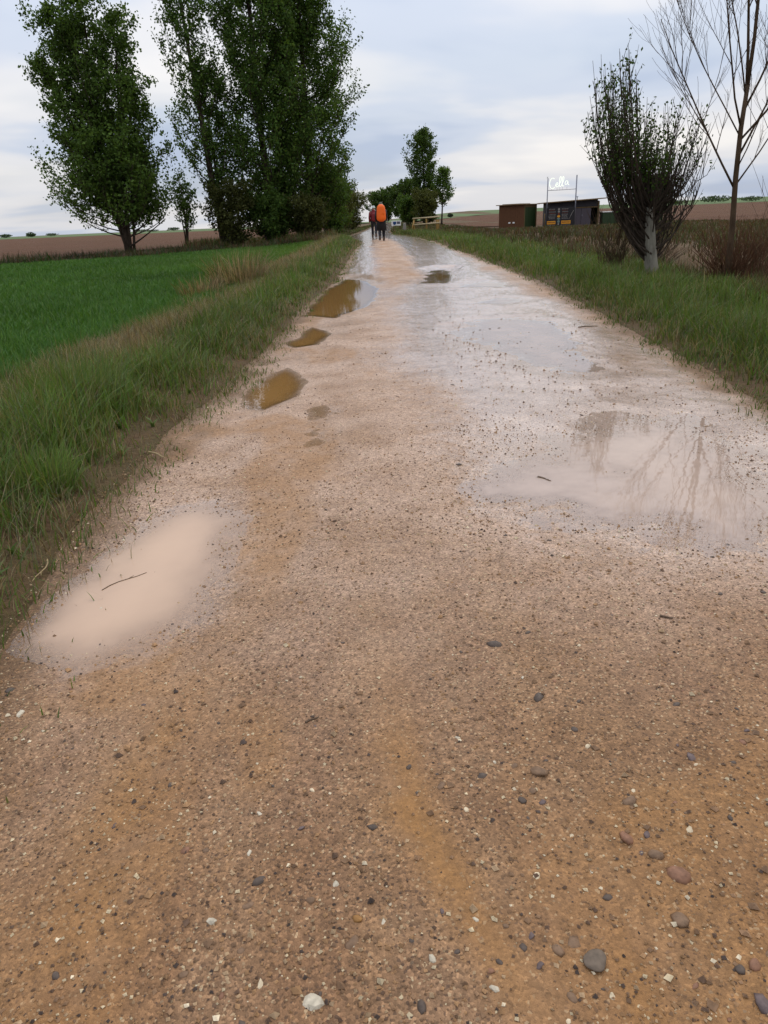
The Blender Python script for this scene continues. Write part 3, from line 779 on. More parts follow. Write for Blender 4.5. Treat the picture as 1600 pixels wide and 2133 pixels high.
n = 90000; y = 7 + 70 * r.random(n) ** 1.7; t = 1.7 + 26 * r.random(n) ** 1.6; x = xR(np.minimum(y, 50)) + t
k = ~((x > 11.0) & (x < 23) & (y > 69.5)); x, y = x[k], y[k]
o = weeds('ditch_weeds', x, y, np.interp(0, [0, 1], [0.36, 0.3]), WEED, 51); tag(o, 'brown and green weeds covering the ditch and bank on the right', 'weeds', kind='stuff')
n = 26000; y = r.uniform(14, 50, n); d = r.uniform(-0.3, 6.5, n); x = xfar(y) - d
k = (x < xL(y) - 3.0); x, y = x[k], y[k]
MARG = np.array([(0.022, 0.040, 0.012), (0.030, 0.050, 0.014), (0.075, 0.048, 0.028), (0.055, 0.035, 0.02)])
o = weeds('ditch_weeds', x, y, 0.45, MARG, 61); tag(o, 'dark weeds in the ditch along the far edge of the green crop', 'weeds', kind='stuff')
n = 16000; y = r.uniform(44, 62, n); x = xL(y) - 0.6 - 9 * r.random(n)
HB = np.array([(0.14, 0.085, 0.045), (0.10, 0.062, 0.034), (0.060, 0.085, 0.025), (0.08, 0.10, 0.03)])
o = weeds('ditch_weeds', x, y, 0.75, HB, 66); tag(o, 'straw-brown grass at the foot of the tall poplars', 'weeds', kind='stuff')
n = 16000; y = r.uniform(46, 90, n); side = r.random(n) < 0.5; t = 0.1 + 5 * r.random(n) ** 1.5
x = np.where(side, xL(y) - t, xR(y) + t)
o = weeds('verge_grass', x, y, 0.30, np.array([(0.05, 0.085, 0.02), (0.08, 0.09, 0.03), (0.10, 0.075, 0.04)]), 67); tag(o, 'short grass beside the far track beyond the walkers', 'grass', kind='stuff')

# clumps of dead grass, each one a thing
def clump(loc, rad, hgt, n, pal, label, seed):
    r = np.random.default_rng(seed); a = r.uniform(0, 6.28, n); q = rad * np.sqrt(r.random(n))
    x = loc[0] + q * np.cos(a); y = loc[1] + q * np.sin(a)
    o = blades('grass_clump', np.stack([x, y, TZ(x, y) - 0.01], 1), hgt * r.uniform(0.45, 1.15, n), (0.003 + 0.0006 * y) * r.uniform(0.6, 1.2, n), a + r.normal(0, 0.5, n), np.clip(r.normal(0.35, 0.25, n), 0, 1.2), pick(r, pal, n), 3)
    return tag(o, label, 'grass', 'clumps on the left verge')
BR = np.array([(0.18, 0.115, 0.060), (0.24, 0.165, 0.09), (0.11, 0.07, 0.04), (0.085, 0.10, 0.04), (0.30, 0.22, 0.13)])
clump((-2.75, 15.4), 0.55, 0.80, 650, BR, 'largest brown dead grass clump, on the left verge beside the long puddle', 1)
clump((-3.2, 13.9), 0.40, 0.50, 300, BR, 'brown dead grass clump just left of the largest clump', 2)
clump((-2.15, 8.3), 0.22, 0.24, 500, BR * 0.6, 'low dark brown clump on the verge beside the small oval puddle', 3)
clump((-2.1, 6.3), 0.25, 0.30, 500, BR, 'brown dry clump in the left verge nearest the third puddle', 4)
clump((-1.55, 3.15), 0.14, 0.22, 500, GREEN * 1.25, 'bright green tuft at the road edge above the peach puddle', 5)
clump((-2.0, 4.75), 0.30, 0.42, 900, GREEN * 1.1, 'tall green grass tuft in the left verge foreground', 6)

# ------------------------------------------------------------------ trees
class Tree:
    def __init__(self, seed): self.r = np.random.default_rng(seed); self.wood = MB(); self.L = []
    def bez(self, p0, p1, p2, k=6):
        t = np.linspace(0, 1, k)[:, None]
        return (1 - t) ** 2 * np.asarray(p0) + 2 * t * (1 - t) * np.asarray(p1) + t * t * np.asarray(p2)
    def stem(self, base, top, r0, r1, wob=0.15, k=9):
        t = np.linspace(0, 1, k)[:, None]
        p = np.asarray(base) * (1 - t) + np.asarray(top) * t
        w = self.r.normal(0, wob, (k, 3)); w[0] = 0; w[:, 2] *= 0.2
        p = p + np.cumsum(w, 0) * 0.35 * np.sin(t * math.pi) 
        rad = np.interp(t[:, 0], [0, 0.08, 1], [r0 * 1.25, r0, r1])
        self.wood.tube(p, rad, 8)
        return p
    def crown(self, stem, rad, h0, h1, nb, up=1.3, nsub=9, lps=14, spread=0.14, sublen=0.42, fill=(0.55, 1.05), br=0.05, leafstart=0.25):
        r = self.r; tt = np.linspace(0, 1, len(stem))
        for i in range(nb):
            h = h0 + (h1 - h0) * ((i + r.random()) / nb)
            p0 = np.array([np.interp(h, tt, stem[:, c]) for c in range(3)])
            az = i * 2.399 + r.normal(0, 0.35); R = rad(h) * r.uniform(*fill)
            o = np.array([math.cos(az), math.sin(az), 0]); rise = R * up * r.uniform(0.8, 1.25)
            p1 = p0 + o * R * 0.7 + np.array([0, 0, rise * 0.30]); p2 = p0 + o * R + np.array([0, 0, rise])
            b = self.bez(p0, p1, p2); rr = br * (0.4 + 0.6 * (1 - h)) * min(1.5, 0.4 + R / 2)
            self.wood.tube(b, np.linspace(rr, rr * 0.25, len(b)), 5)
            for j in range(nsub):
                s = r.uniform(leafstart, 1.0); q0 = np.array([np.interp(s, np.linspace(0, 1, len(b)), b[:, c]) for c in range(3)])
                d = r.normal(0, 1, 3); d[2] = abs(d[2]) * 0.6 + 0.5; d /= np.linalg.norm(d)
                ln = sublen * R * r.uniform(0.4, 1.0) + 0.25
                q1 = q0 + d * ln * 0.5 + r.normal(0, 0.03, 3); q2 = q0 + d * ln + np.array([0, 0, ln * 0.25])
                self.wood.tube(np.array([q0, q1, q2]), [rr * 0.35, rr * 0.22, rr * 0.1], 3)
                m = r.poisson(lps); f = r.random(m)[:, None] ** 0.7
                pts = (1 - f) ** 2 * q0 + 2 * f * (1 - f) * q1 + f * f * q2 + r.normal(0, spread * 0.78, (m, 3))
                self.L.append(pts)
    def leaves(self, size, pal, parent, name='crown', var=0.25, keep=1.0):
        r = self.r; P = np.concatenate(self.L)
        if keep < 1: P = P[r.random(len(P)) < keep]
        n = len(P); a = r.normal(size=(n, 3)); a /= np.linalg.norm(a, axis=1)[:, None]
        b = np.cross(a, r.normal(size=(n, 3))); b /= np.linalg.norm(b, axis=1)[:, None]
        s = size * r.uniform(0.6, 1.3, n)[:, None]
        V = np.stack([P - a * s * 0.5, P + b * s * 0.36 + a * s * 0.05, P + a * s * 0.55, P - b * s * 0.36 + a * s * 0.05], 1).reshape(-1, 3)
        F = np.arange(n * 4).reshape(-1, 4)
        c = pal[r.integers(len(pal), size=n)] * r.uniform(1 - var, 1 + var, (n, 1))
        c = c * (0.75 + 0.5 * fbm(P[:, 0] * 1.3 + P[:, 1], P[:, 2] * 1.3, 2, 4))[:, None]
        return mesh_obj(name, V, [F], M['leaf'], parent, col=np.repeat(c, 4, 0))
    def trunk(self, parent, mat='bark'): return self.wood.obj('trunk', M[mat], parent, smooth=True)

PDARK = 1.18 * np.array([(0.036, 0.070, 0.013), (0.048, 0.084, 0.015), (0.030, 0.056, 0.012), (0.058, 0.090, 0.017)])
PMID = 1.18 * np.array([(0.052, 0.092, 0.017), (0.064, 0.104, 0.019), (0.042, 0.074, 0.015)])
POLV = np.array([(0.070, 0.078, 0.022), (0.085, 0.090, 0.026), (0.055, 0.065, 0.018)])
def ground_at(x, y): return np.array([x, y, float(TZ(np.array([x]), np.array([y]))[0])])
def prof(pts):
    hx, rx = zip(*pts)
    return lambda h: float(np.interp(h, hx, rx))

# the open, many-stemmed poplar at far left
T = Tree(31); b = ground_at(-13.9, 44.0); root = empty('poplar_tree', b); rel = lambda x, y, z: np.array([x, y, z])
p1 = prof([(0.0, 2.2), (0.15, 2.7), (0.4, 2.6), (0.7, 2.1), (0.9, 1.5), (1, 0.6)])
for k_, (dx, dy, hh, r0, nb, sc, h0) in enumerate([(-0.5, 0.2, 12.2, 0.15, 46, 1.0, 0.06), (-2.3, -0.3, 11.6, 0.11, 38, 0.82, 0.12), (1.0, 0.3, 11.2, 0.11, 38, 0.82, 0.10), (-1.4, 1.0, 10.8, 0.09, 28, 0.75, 0.12), (-3.3, 0.4, 9.4, 0.08, 26, 0.75, 0.15), (1.6, -0.4, 8.2, 0.07, 24, 0.7, 0.12)]):
    st = T.stem((0.05 * k_ - 0.1, 0.05 * k_, -0.1), (dx, dy, hh), r0, 0.025, 0.18)
    T.crown(st, lambda h, s=sc: p1(h) * s, h0, 0.99, nb, 1.0, 9, 28, 0.17, 0.42, br=0.035)
stl = np.array([(0, 0, z_) for z_ in np.linspace(0.5, 4.5, 6)]) + np.array([-0.3, 0, 0])
T.crown(stl, lambda h: 3.5 - 0.4 * h, 0.05, 1.0, 34, 0.45, 11, 32, 0.18, 0.40, fill=(0.7, 1.1), br=0.03)
T.wood.tube(T.bez((0, 0, 0.3), (0.9, -0.2, 0.7), (2.4, -0.4, 1.7)), np.linspace(0.06, 0.02, 6), 5)
T.trunk(root); T.leaves(0.155, PMID, root)
tag(root, 'broad open poplar with many stems, leftmost tree, beside the crop', 'tree', 'poplars on the left')

# slender poplar leaning over the sapling
T = Tree(37); b = ground_at(-9.2, 48.0); root = empty('poplar_tree', b)
p2 = prof([(0, 1.6), (0.2, 2.1), (0.45, 2.0), (0.75, 1.5), (0.9, 0.9), (1, 0.3)])
st = T.stem((0, 0, -0.1), (-1.3, 0.4, 16.5), 0.22, 0.03, 0.12); T.crown(st, lambda h: p2(h) * 0.9, 0.16, 0.99, 66, 1.5, 9, 24, 0.16, 0.42, br=0.035)
st = T.stem((0.2, 0.2, -0.1), (-0.4, 0.8, 9.5), 0.12, 0.03, 0.12); T.crown(st, lambda h: p2(h) * 0.6, 0.12, 0.99, 26, 1.4, 8, 20, 0.17, 0.42, br=0.035)
T.trunk(root); T.leaves(0.15, PDARK * 1.2, root)
tag(root, 'tall slender poplar with visible dark trunk, second from the left', 'tree', 'poplars on the left')

# dense tall poplars
p3 = prof([(0, 2.4), (0.12, 3.1), (0.3, 3.2), (0.5, 2.8), (0.75, 2.1), (0.92, 1.2), (1, 0.4)])
for (x_, y_, dx, hh, s_, nb, lab, sd_) in [(-6.3, 49.0, -0.4, 18.5, 0.92, 74, 'tall dense dark poplar beyond the slender one, cut by the top edge', 41), (-3.9, 50.5, 0.2, 16.2, 0.98, 76, 'tall dense dark poplar nearest the track', 43)]:
    T = Tree(sd_); root = empty('poplar_tree', ground_at(x_, y_))
    st = T.stem((0, 0, -0.1), (dx, 0.3, hh), 0.26, 0.04, 0.12); T.crown(st, lambda h: p3(h) * s_, 0.03, 0.99, nb + 22, 0.95, 12, 54, 0.20, 0.45, fill=(0.65, 1.1), br=0.035)
    T.trunk(root); T.leaves(0.15, PDARK * 1.15, root)
    tag(root, lab, 'tree', 'poplars on the left')

# sapling
T = Tree(47); root = empty('poplar_sapling', ground_at(-11.3, 47.0))
for k_ in range(4):
    st = T.stem((0, 0, -0.05), (0.5 * math.cos(k_ * 1.6) + 0.1, 0.4 * math.sin(k_ * 1.6), 3.0 + 0.4 * k_), 0.05, 0.012, 0.06)
    T.crown(st, prof([(0, 0.8), (0.5, 0.75), (1, 0.3)]), 0.25, 0.98, 9, 1.3, 6, 8, 0.12, 0.4, br=0.02)
T.trunk(root); T.leaves(0.14, PMID, root)
tag(root, 'small sparse sapling between the two leftmost poplars', 'tree')

# shrubs and hedge trees
def bush(name, x, y, w, hgt, pal, label, seed, leaf=0.14, nb=26, stems=4, lps=15, cat='shrub', group='shrubs along the hedge', keep=1.0):
    T = Tree(seed); root = empty(name, ground_at(x, y))
    for k_ in range(stems):
        a = k_ * 2.4 + seed; q = w * 0.28
        st = T.stem((0.15 * math.cos(a), 0.15 * math.sin(a), -0.05), (q * math.cos(a), q * math.sin(a), hgt * (0.75 + 0.2 * T.r.random())), 0.05 + 0.012 * hgt, 0.015, 0.08)
        T.crown(st, prof([(0, w * 0.30), (0.3, w * 0.42), (0.6, w * 0.38), (0.85, w * 0.25), (1, w * 0.1)]), 0.05, 0.98, nb // stems + 4, 0.7, 8, lps * 2, 0.15, 0.45, br=0.02)
    T.trunk(root); T.leaves(leaf, pal, root, keep=keep)
    return tag(root, label, cat, group)
bush('shrub', -8.3, 46.2, 3.0, 3.6, POLV * 0.75, 'olive-brown shrub at the foot of the slender poplar', 61)
bush('shrub', -6.2, 46.8, 2.8, 2.9, PDARK * 0.9, 'dark low shrub below the tall dense poplar', 62)
bush('shrub', -4.2, 47.4, 3.0, 2.5, POLV * 0.75, 'olive shrub at the foot of the poplar nearest the track', 63)
bush('shrub', -2.9, 51.5, 3.0, 4.0, PDARK * 1.2, 'green shrub on the right side of the tall poplars', 64)
bush('hedge_tree', -3.0, 58.0, 3.6, 5.0, PMID * 0.9, 'rounded green tree just right of the tall poplars', 65, cat='tree', group='hedge trees left of the far track')
bush('hedge_tree', -2.7, 66.0, 3.4, 4.6, POLV, 'olive-green rounded tree behind the red walker', 66, cat='tree', group='hedge trees left of the far track')
bush('hedge_tree', -2.1, 76.0, 3.4, 3.8, POLV * 1.1, 'smaller olive tree farthest along the left of the track', 67, cat='tree', group='hedge trees left of the far track')
bush('hedge_tree', 1.6, 128.0, 6.0, 5.2, PDARK, 'dark rounded tree far ahead above the walkers', 68, 0.24, 30, 4, 16, 'tree', 'trees right of the far track')
bush('hedge_tree', 5.0, 120.0, 6.5, 6.8, PDARK * 0.8, 'dark bushy tree left of the tall far poplar', 69, 0.24, 34, 4, 16, 'tree', 'trees right of the far track')
bush('hedge_tree', 5.3, 76.0, 2.6, 3.4, POLV, 'light olive shrub below the tall far poplar, behind the fence', 70, 0.16, 26, 4, 15, 'shrub', 'trees right of the far track')
bush('hedge_tree', 3.9, 82.0, 2.4, 3.0, PDARK * 1.1, 'dark green shrub behind the blue and white sign', 71, 0.16, 26, 4, 15, 'shrub', 'trees right of the far track')
# tall far poplar and its small neighbour
T = Tree(73); root = empty('poplar_tree', ground_at(5.6, 80.0))
st = T.stem((0, 0, -0.1), (-0.3, 0.2, 8.4), 0.16, 0.03, 0.06)
T.crown(st, prof([(0, 0.9), (0.25, 1.2), (0.5, 1.65), (0.75, 1.6), (0.9, 1.1), (1, 0.4)]), 0.14, 0.99, 50, 0.8, 9, 30, 0.18, 0.42, br=0.03)
T.trunk(root); T.leaves(0.17, PMID * 0.85, root); tag(root, 'tall egg-shaped poplar right of the far track', 'tree', 'trees right of the far track')
T = Tree(75); root = empty('poplar_tree', ground_at(7.0, 78.0))
st = T.stem((0, 0, -0.1), (0.25, 0.2, 5.0), 0.09, 0.02, 0.06)
T.crown(st, prof([(0, 0.8), (0.35, 1.25), (0.6, 1.15), (0.85, 0.7), (1, 0.25)]), 0.34, 0.99, 24, 0.8, 8, 20, 0.15, 0.4, br=0.025)
T.trunk(root); T.leaves(0.16, PMID * 1.05, root); tag(root, 'small slim tree right of the tall far poplar, above the yellow fence', 'tree', 'trees right of the far track')

# pale-trunked tree with upright whips, right
b = ground_at(4.72, 12.8); root = empty('pollard_tree', b); T = Tree(81); r = T.r
tr = MB(); tp = np.array([(0.02, 0, -0.12), (0.0, 0, 0.05), (-0.03, 0, 0.25), (-0.06, 0.02, 0.55), (-0.10, 0.02, 0.85), (-0.13, 0.03, 1.15)])
tr.tube(tp, [0.17, 0.135, 0.11, 0.09, 0.08, 0.06], 12); tr.obj('trunk', M['bark_pale'], root, smooth=True)
for k_ in range(165):
    h = r.uniform(0.45, 1.15) if k_ % 4 else r.uniform(0.15, 0.5); p0 = np.array([np.interp(h, tp[:, 2], tp[:, 0]), 0.02, h]) + np.append(r.normal(0, 0.03, 2), 0)
    az = r.uniform(0, 6.28) if h > 0.5 else r.choice([r.uniform(-0.5, 1.2), r.uniform(1.9, 3.6)]); R = 1.05 * math.sqrt(r.random()) * (0.8 + 0.2 * r.random()); ox = R * math.cos(az) + 0.12; oy = R * math.sin(az) * 0.9 + (0.25 if h < 0.9 else 0.0)
    cx = ox
    top = np.interp(cx, [-1.1, -0.75, -0.45, -0.2, 0.05, 0.6, 1.2], [2.6, 3.05, 3.6, 4.0, 3.1, 2.85, 2.4]) * r.uniform(0.55, 1.0)
    top = max(top * 0.95, h + 0.5); ox -= 0.16 * top
    p2 = np.array([ox, oy, top]); p1 = np.array([p0[0] * 0.3 + ox * 0.75, p0[1] * 0.3 + oy * 0.75, p0[2] + (top - p0[2]) * 0.24])
    w = T.bez(p0, p1, p2, 8); w[1:-1] += r.normal(0, 0.018, (6, 3)); r0 = r.uniform(0.007, 0.018) if k_ < 135 else 0.022
    T.wood.tube(w, np.linspace(r0, 0.003, 8), 4)
    for j in range(7):
        s = r.uniform(0.3, 0.95); q0 = np.array([np.interp(s, np.linspace(0, 1, 8), w[:, c]) for c in range(3)])
        d = np.array([r.normal(0, 0.35), r.normal(0, 0.35), 1.0]); d /= np.linalg.norm(d); ln = r.uniform(0.15, 0.55)
        q2 = q0 + d * ln; T.wood.tube(np.array([q0, (q0 + q2) / 2 + r.normal(0, 0.01, 3), q2]), [0.006, 0.0045, 0.0022], 3)
        lp = 8 if (ox < 0.15 and q0[2] > 1.4) else (4 if q0[2] > 1.6 else 0.5)
        m = r.poisson(lp); f = r.random(m)[:, None]
        T.L.append(q0 * (1 - f) + q2 * f + r.normal(0, 0.035, (m, 3)))
T.wood.obj('branches', M['bark'], root, smooth=True)
T.leaves(0.050, PDARK * 0.75, root)
tag(root, 'bushy upright tree with pale trunk and dark whips beside the right verge', 'tree')

# bare tree at right edge
b = ground_at(5.05, 10.7); root = empty('bare_tree', b); T = Tree(91); r = T.r
def limb(p0, d, ln, r0, depth):
    k = 7; pts = [np.array(p0)]; d = np.array(d, float); d /= np.linalg.norm(d)
    for i in range(k - 1):
        d = d + r.normal(0, 0.06, 3) + np.array([0, 0, 0.085]); d /= np.linalg.norm(d); pts.append(pts[-1] + d * ln / (k - 1))
    pts = np.array(pts); T.wood.tube(pts, np.linspace(r0, max(0.0018, r0 * 0.3), k), 6 if depth == 0 else 4)
    if depth >= 3: return pts
    nn = [13, 11, 8][depth]
    for j in range(nn):
        s = r.uniform(0.22, 0.95); q = np.array([np.interp(s, np.linspace(0, 1, k), pts[:, c]) for c in range(3)])
        az = r.uniform(0, 6.28); dd = np.array([math.cos(az), math.sin(az), 0]) * r.uniform(0.35, 0.7) + d * 0.8
        limb(q, dd, ln * r.uniform(0.30, 0.6) * (1.1 - 0.4 * s), r0 * 0.42 * (1.1 - 0.5 * s), depth + 1)
    return pts
tp = np.array([(0, 0, -0.1), (0.0, 0, 0.4), (0.02, 0, 0.9), (0.03, 0.02, 1.5), (0.06, 0.03, 2.1), (0.12, 0.05, 2.6)])
T.wood.tube(tp, [0.056, 0.042, 0.038, 0.035, 0.031, 0.027], 9)
limb(tp[-1], (0.12, 0.05, 1), 3.3, 0.025, 0)
limb((0.11, 0.05, 2.5), (-0.06, 0.1, 1), 3.0, 0.020, 0)
for (h, dx, dy, ln, rr) in [(1.35, -0.55, 0.05, 2.3, 0.030), (1.4, 0.7, -0.05, 1.5, 0.022), (1.75, 0.55, 0.3, 2.2, 0.028), (1.95, 0.6, -0.25, 2.6, 0.030), (2.1, -0.4, -0.2, 2.3, 0.026), (2.3, 0.45, 0.2, 2.6, 0.028), (2.0, -0.35, 0.4, 2.2, 0.022), (1.6, 0.2, -0.5, 1.7, 0.018), (2.45, -0.25, -0.1, 2.4, 0.022)]:
    q = np.array([np.interp(h, tp[:, 2], tp[:, c]) for c in range(3)]); limb(q, (dx, dy, 0.8), ln, rr * 0.55, 1)
T.wood.obj('trunk', M['bark_brown'], root, smooth=True, xf=lambda V: V - np.stack([0.07 * V[:, 2], 0 * V[:, 2], 0 * V[:, 2]], 1))
tag(root, 'leafless slender tree at the right edge of the picture', 'tree')
# reddish shoots around its foot and to its right
def brush(x, y, n, rad, hgt, label, seed, colr, leaf=False):
    r = np.random.default_rng(seed); root = empty('shoot_bush', ground_at(x, y)); mb = MB()
    for i in range(n):
        a = r.uniform(0, 6.28); q = rad * r.random() ** 0.6; p0 = np.append(r.normal(0, 0.07 + 0.15 * rad, 2), -0.05); h = hgt * r.uniform(0.4, 1.0)
        p2 = np.array([q * math.cos(a), q * math.sin(a), h]); p1 = np.array([p2[0] * 0.45, p2[1] * 0.45, h * 0.55])
        t = np.linspace(0, 1, 5)[:, None]; w = (1 - t) ** 2 * p0 + 2 * t * (1 - t) * p1 + t * t * p2
        mb.tube(w, np.linspace(0.0065, 0.002, 5), 3)
        for j in range(3):
            s = r.uniform(0.4, 0.9); q0 = w[min(4, int(s * 4))]; mb.tube(np.array([q0, q0 + np.array([r.normal(0, 0.08), r.normal(0, 0.08), r.uniform(0.1, 0.3)])]), [0.0035, 0.0015], 3)
    mb.obj('shoots', colr, root); return tag(root, label, 'shrub', 'leafless shoots on the right bank')
M['shoot'] = m_bark('red_shoots', (0.060, 0.028, 0.015), (0.115, 0.055, 0.028), 20)
M['shoot2'] = m_bark('brown_shoots', (0.055, 0.036, 0.022), (0.10, 0.066, 0.038), 20)
brush(5.15, 10.8, 130, 0.70, 1.05, 'reddish brown shoots around the foot of the bare tree', 1, M['shoot'])
brush(5.9, 10.6, 70, 0.8, 1.9, 'tall thin leafless shoots at the right picture edge', 2, M['shoot2'])
brush(7.2, 14.2, 120, 1.0, 1.5, 'leafless brown shrub behind the bare tree', 3, M['shoot'])
brush(6.3, 17.0, 120, 0.9, 1.0, 'low brown brush behind the pale-trunked tree', 4, M['shoot2'])
brush(4.2, 13.4, 60, 0.6, 1.3, 'bare grey shoots at the left of the pale trunk', 5, M['shoot2'])

# distant trees on the horizon
def far_tree(x, y, w, hgt, label, seed, grp):
    r = np.random.default_rng(seed); g0 = ground_at(x, y); root = empty('distant_tree', g0)
    n = 420; d = r.normal(size=(n, 3)); d /= np.linalg.norm(d, axis=1)[:, None]
    q = r.random(n)[:, None] ** 0.4
    P = d * q * np.array([w * 0.5, w * 0.5, hgt * 0.42]) * (0.75 + 0.5 * vnoise(d[:, 0] * 2 + seed, d[:, 2] * 2, seed))[:, None] + np.array([0, 0, hgt * 0.55])
    a = r.normal(size=(n, 3)); a /= np.linalg.norm(a, axis=1)[:, None]; b = np.cross(a, r.normal(size=(n, 3))); b /= np.linalg.norm(b, axis=1)[:, None]
    s = 0.13 * hgt
    V = np.stack([P - a * s, P + b * s * 0.7, P + a * s, P - b * s * 0.7], 1).reshape(-1, 3)
    mesh_obj('crown', V, [np.arange(4 * n).reshape(-1, 4)], M['leaf'], root, col=np.repeat(np.array([(0.050, 0.075, 0.040)]) * r.uniform(0.7, 1.2, (n, 1)), 4, 0))
    mb = MB(); mb.tube([(0, 0, -0.5), (0, 0, hgt * 0.35), (0.1, 0, hgt * 0.7)], [hgt * 0.03, hgt * 0.022, hgt * 0.01], 6); mb.obj('trunk', M['bark'], root)
    tag(root, label, 'tree', grp)
rr = np.random.default_rng(77)
GL = 'trees on the left horizon'; GR = 'trees on the right horizon'
LEFT_H = [(-325, 9, 3.2, 'low pale tree clump at the very left end of the horizon'), (-300, 12, 3.6, 'first dark tree of the clump left of the broad poplar, on the horizon'), (-291, 11, 4.2, 'tallest tree of the clump on the left horizon'), (-281, 12, 3.6, 'third dark tree of the clump on the left horizon'), (-270, 9, 3.0, 'low tree ending the clump on the left horizon'), (-256, 5, 2.2, 'tiny lone bush right of the left horizon clump'), (-246, 7, 3.4, 'small tree just left of the broad poplar crown, on the horizon'), (-236, 9, 2.4, 'low hedge-like tree on the horizon behind the broad poplar'), (-172, 12, 2.4, 'low tree on the horizon right of the broad poplar'), (-158, 9, 2.0, 'lowest tree on the horizon behind the sapling'), (-146, 10, 3.0, 'dark tree on the horizon right of the sapling')]
for i, (px_x, w, h, lab) in enumerate(LEFT_H):
    far_tree(px_x, 560 + 12 * (i % 3), w, h, lab, 200 + i, GL)
for (x, y, w, h, lab) in [(26.5, 262, 1.8, 1.6, 'tiny rounded tree on the skyline left of the brown shed'), (21.0, 262, 3.4, 1.0, 'low dark bush on the skyline above the far ploughed field'),
                          (128, 290, 12, 2.8, 'dark round tree on the right skyline behind the bare trunk'), (142, 292, 9, 2.0, 'smaller dark tree on the right skyline beside the round one'), (156, 290, 15, 2.8, 'wide dark tree clump at the right end of the skyline'), (118, 300, 10, 1.8, 'low dark tree on the skyline left of the bare trunk')]:
    far_tree(x, y, w, h, lab, int(x * 3), GR)
far_tree(16.5, 46, 1.7, 3.2, 'dark narrow evergreen seen through the pale-trunked tree', 305, GR)

# ------------------------------------------------------------------ sheds
M['brown_panel'] = m_boards('brown_painted_panel', (0.105, 0.045, 0.020))
M['brown_trim'] = m_boards('olive_brown_timber', (0.115, 0.075, 0.032))
M['green_panel'] = plain('dark_green_panel', (0.016, 0.034, 0.008), 0.6, 0.2, 4)
M['roof_board'] = m_boards('roof_board', (0.20, 0.13, 0.065), 'y')
M['charcoal'] = plain('charcoal_boarding', (0.022, 0.019, 0.024), 0.7, 0.3, 5)
M['grey_door'] = plain('grey_violet_door', (0.060, 0.048, 0.058), 0.6, 0.15, 5)
M['dark_in'] = plain('dark_timber_inside', (0.010, 0.010, 0.006), 0.8, 0.2, 5)
M['steel'] = plain('galvanised_steel', (0.20, 0.20, 0.23), 0.45, 0.15, 10, 0.6)
M['white'] = plain('white_paint', (0.78, 0.78, 0.75), 0.5, 0.06, 6)
M['black_vinyl'] = plain('black_banner', (0.010, 0.008, 0.010), 0.5, 0.3, 5)
M['amber'] = plain('amber_print', (0.60, 0.26, 0.012), 0.5, 0.1, 12)
M['print_grey'] = plain('grey_print', (0.22, 0.20, 0.18), 0.6, 0.2, 10)
M['print_red'] = plain('red_brown_print', (0.16, 0.035, 0.015), 0.6, 0.2, 10)
M['print_teal'] = plain('teal_print', (0.12, 0.17, 0.15), 0.6, 0.2, 10)

def boxp(name, lo, hi, mat, parent, bev=0.008):
    mb = MB(); mb.box(lo, hi, bev); return mb.obj(name, M[mat], parent)

# small brown shed, seen on its corner
a = math.radians(-40)
s1 = empty('brown_shed', (14.1, 72.0, -0.02), a)      # local -x along the brown face, +y along the green face
Hs = 2.02; W1, D1 = 2.65, 2.4
nbd = 12
for i in range(nbd):
    x0 = -W1 + i * W1 / nbd; boxp('board', (x0 + 0.004, 0.0, -0.2), (x0 + W1 / nbd - 0.004, 0.04, Hs), 'brown_panel', s1, 0.006)
boxp('back_wall', (-W1, D1 - 0.05, -0.2), (-0.05, D1, Hs - 0.05), 'brown_panel', s1)
boxp('side_wall', (-W1, 0.05, -0.2), (-W1 + 0.05, D1 - 0.06, Hs - 0.05), 'brown_panel', s1)
boxp('corner_post', (-0.06, 0.045, -0.2), (0.05, 0.16, Hs), 'brown_trim', s1)
boxp('corner_post', (-0.06, D1 - 0.11, -0.2), (0.05, D1 + 0.01, Hs), 'brown_trim', s1)
boxp('lintel', (-0.05, 0.17, Hs - 0.22), (0.04, D1 - 0.12, Hs), 'brown_trim', s1)
for i in range(3):
    w_ = (D1 - 0.30) / 3; y0 = 0.17 + i * w_
    boxp('green_panel', (-0.05, y0 + 0.006, -0.2), (0.0, y0 + w_ - 0.006, Hs - 0.23), 'green_panel', s1)
mb = MB(); mb.box((-W1 - 0.22, -0.22, 0), (0.24, D1 + 0.2, 0.07), 0.01)
mb.obj('roof', M['roof_board'], s1, xf=lambda V: V + np.array([0, 0, 1]) * (Hs + 0.004))
mb = MB(); mb.box((-W1 + 0.2, 0.25, 0), (-0.5, D1 - 0.3, 0.05), 0.01)
mb.obj('roof_ridge', M['brown_trim'], s1, xf=lambda V: V + np.array([0, 0, 1]) * (Hs + 0.078))
for x0 in (-1.60, -1.15): boxp('white_plate', (x0, -0.025, 0.44), (x0 + 0.22, -0.002, 0.56), 'white', s1, 0.005)
tag(s1, 'small brown boxy shed with a green side, left of the neon sign', 'shed')

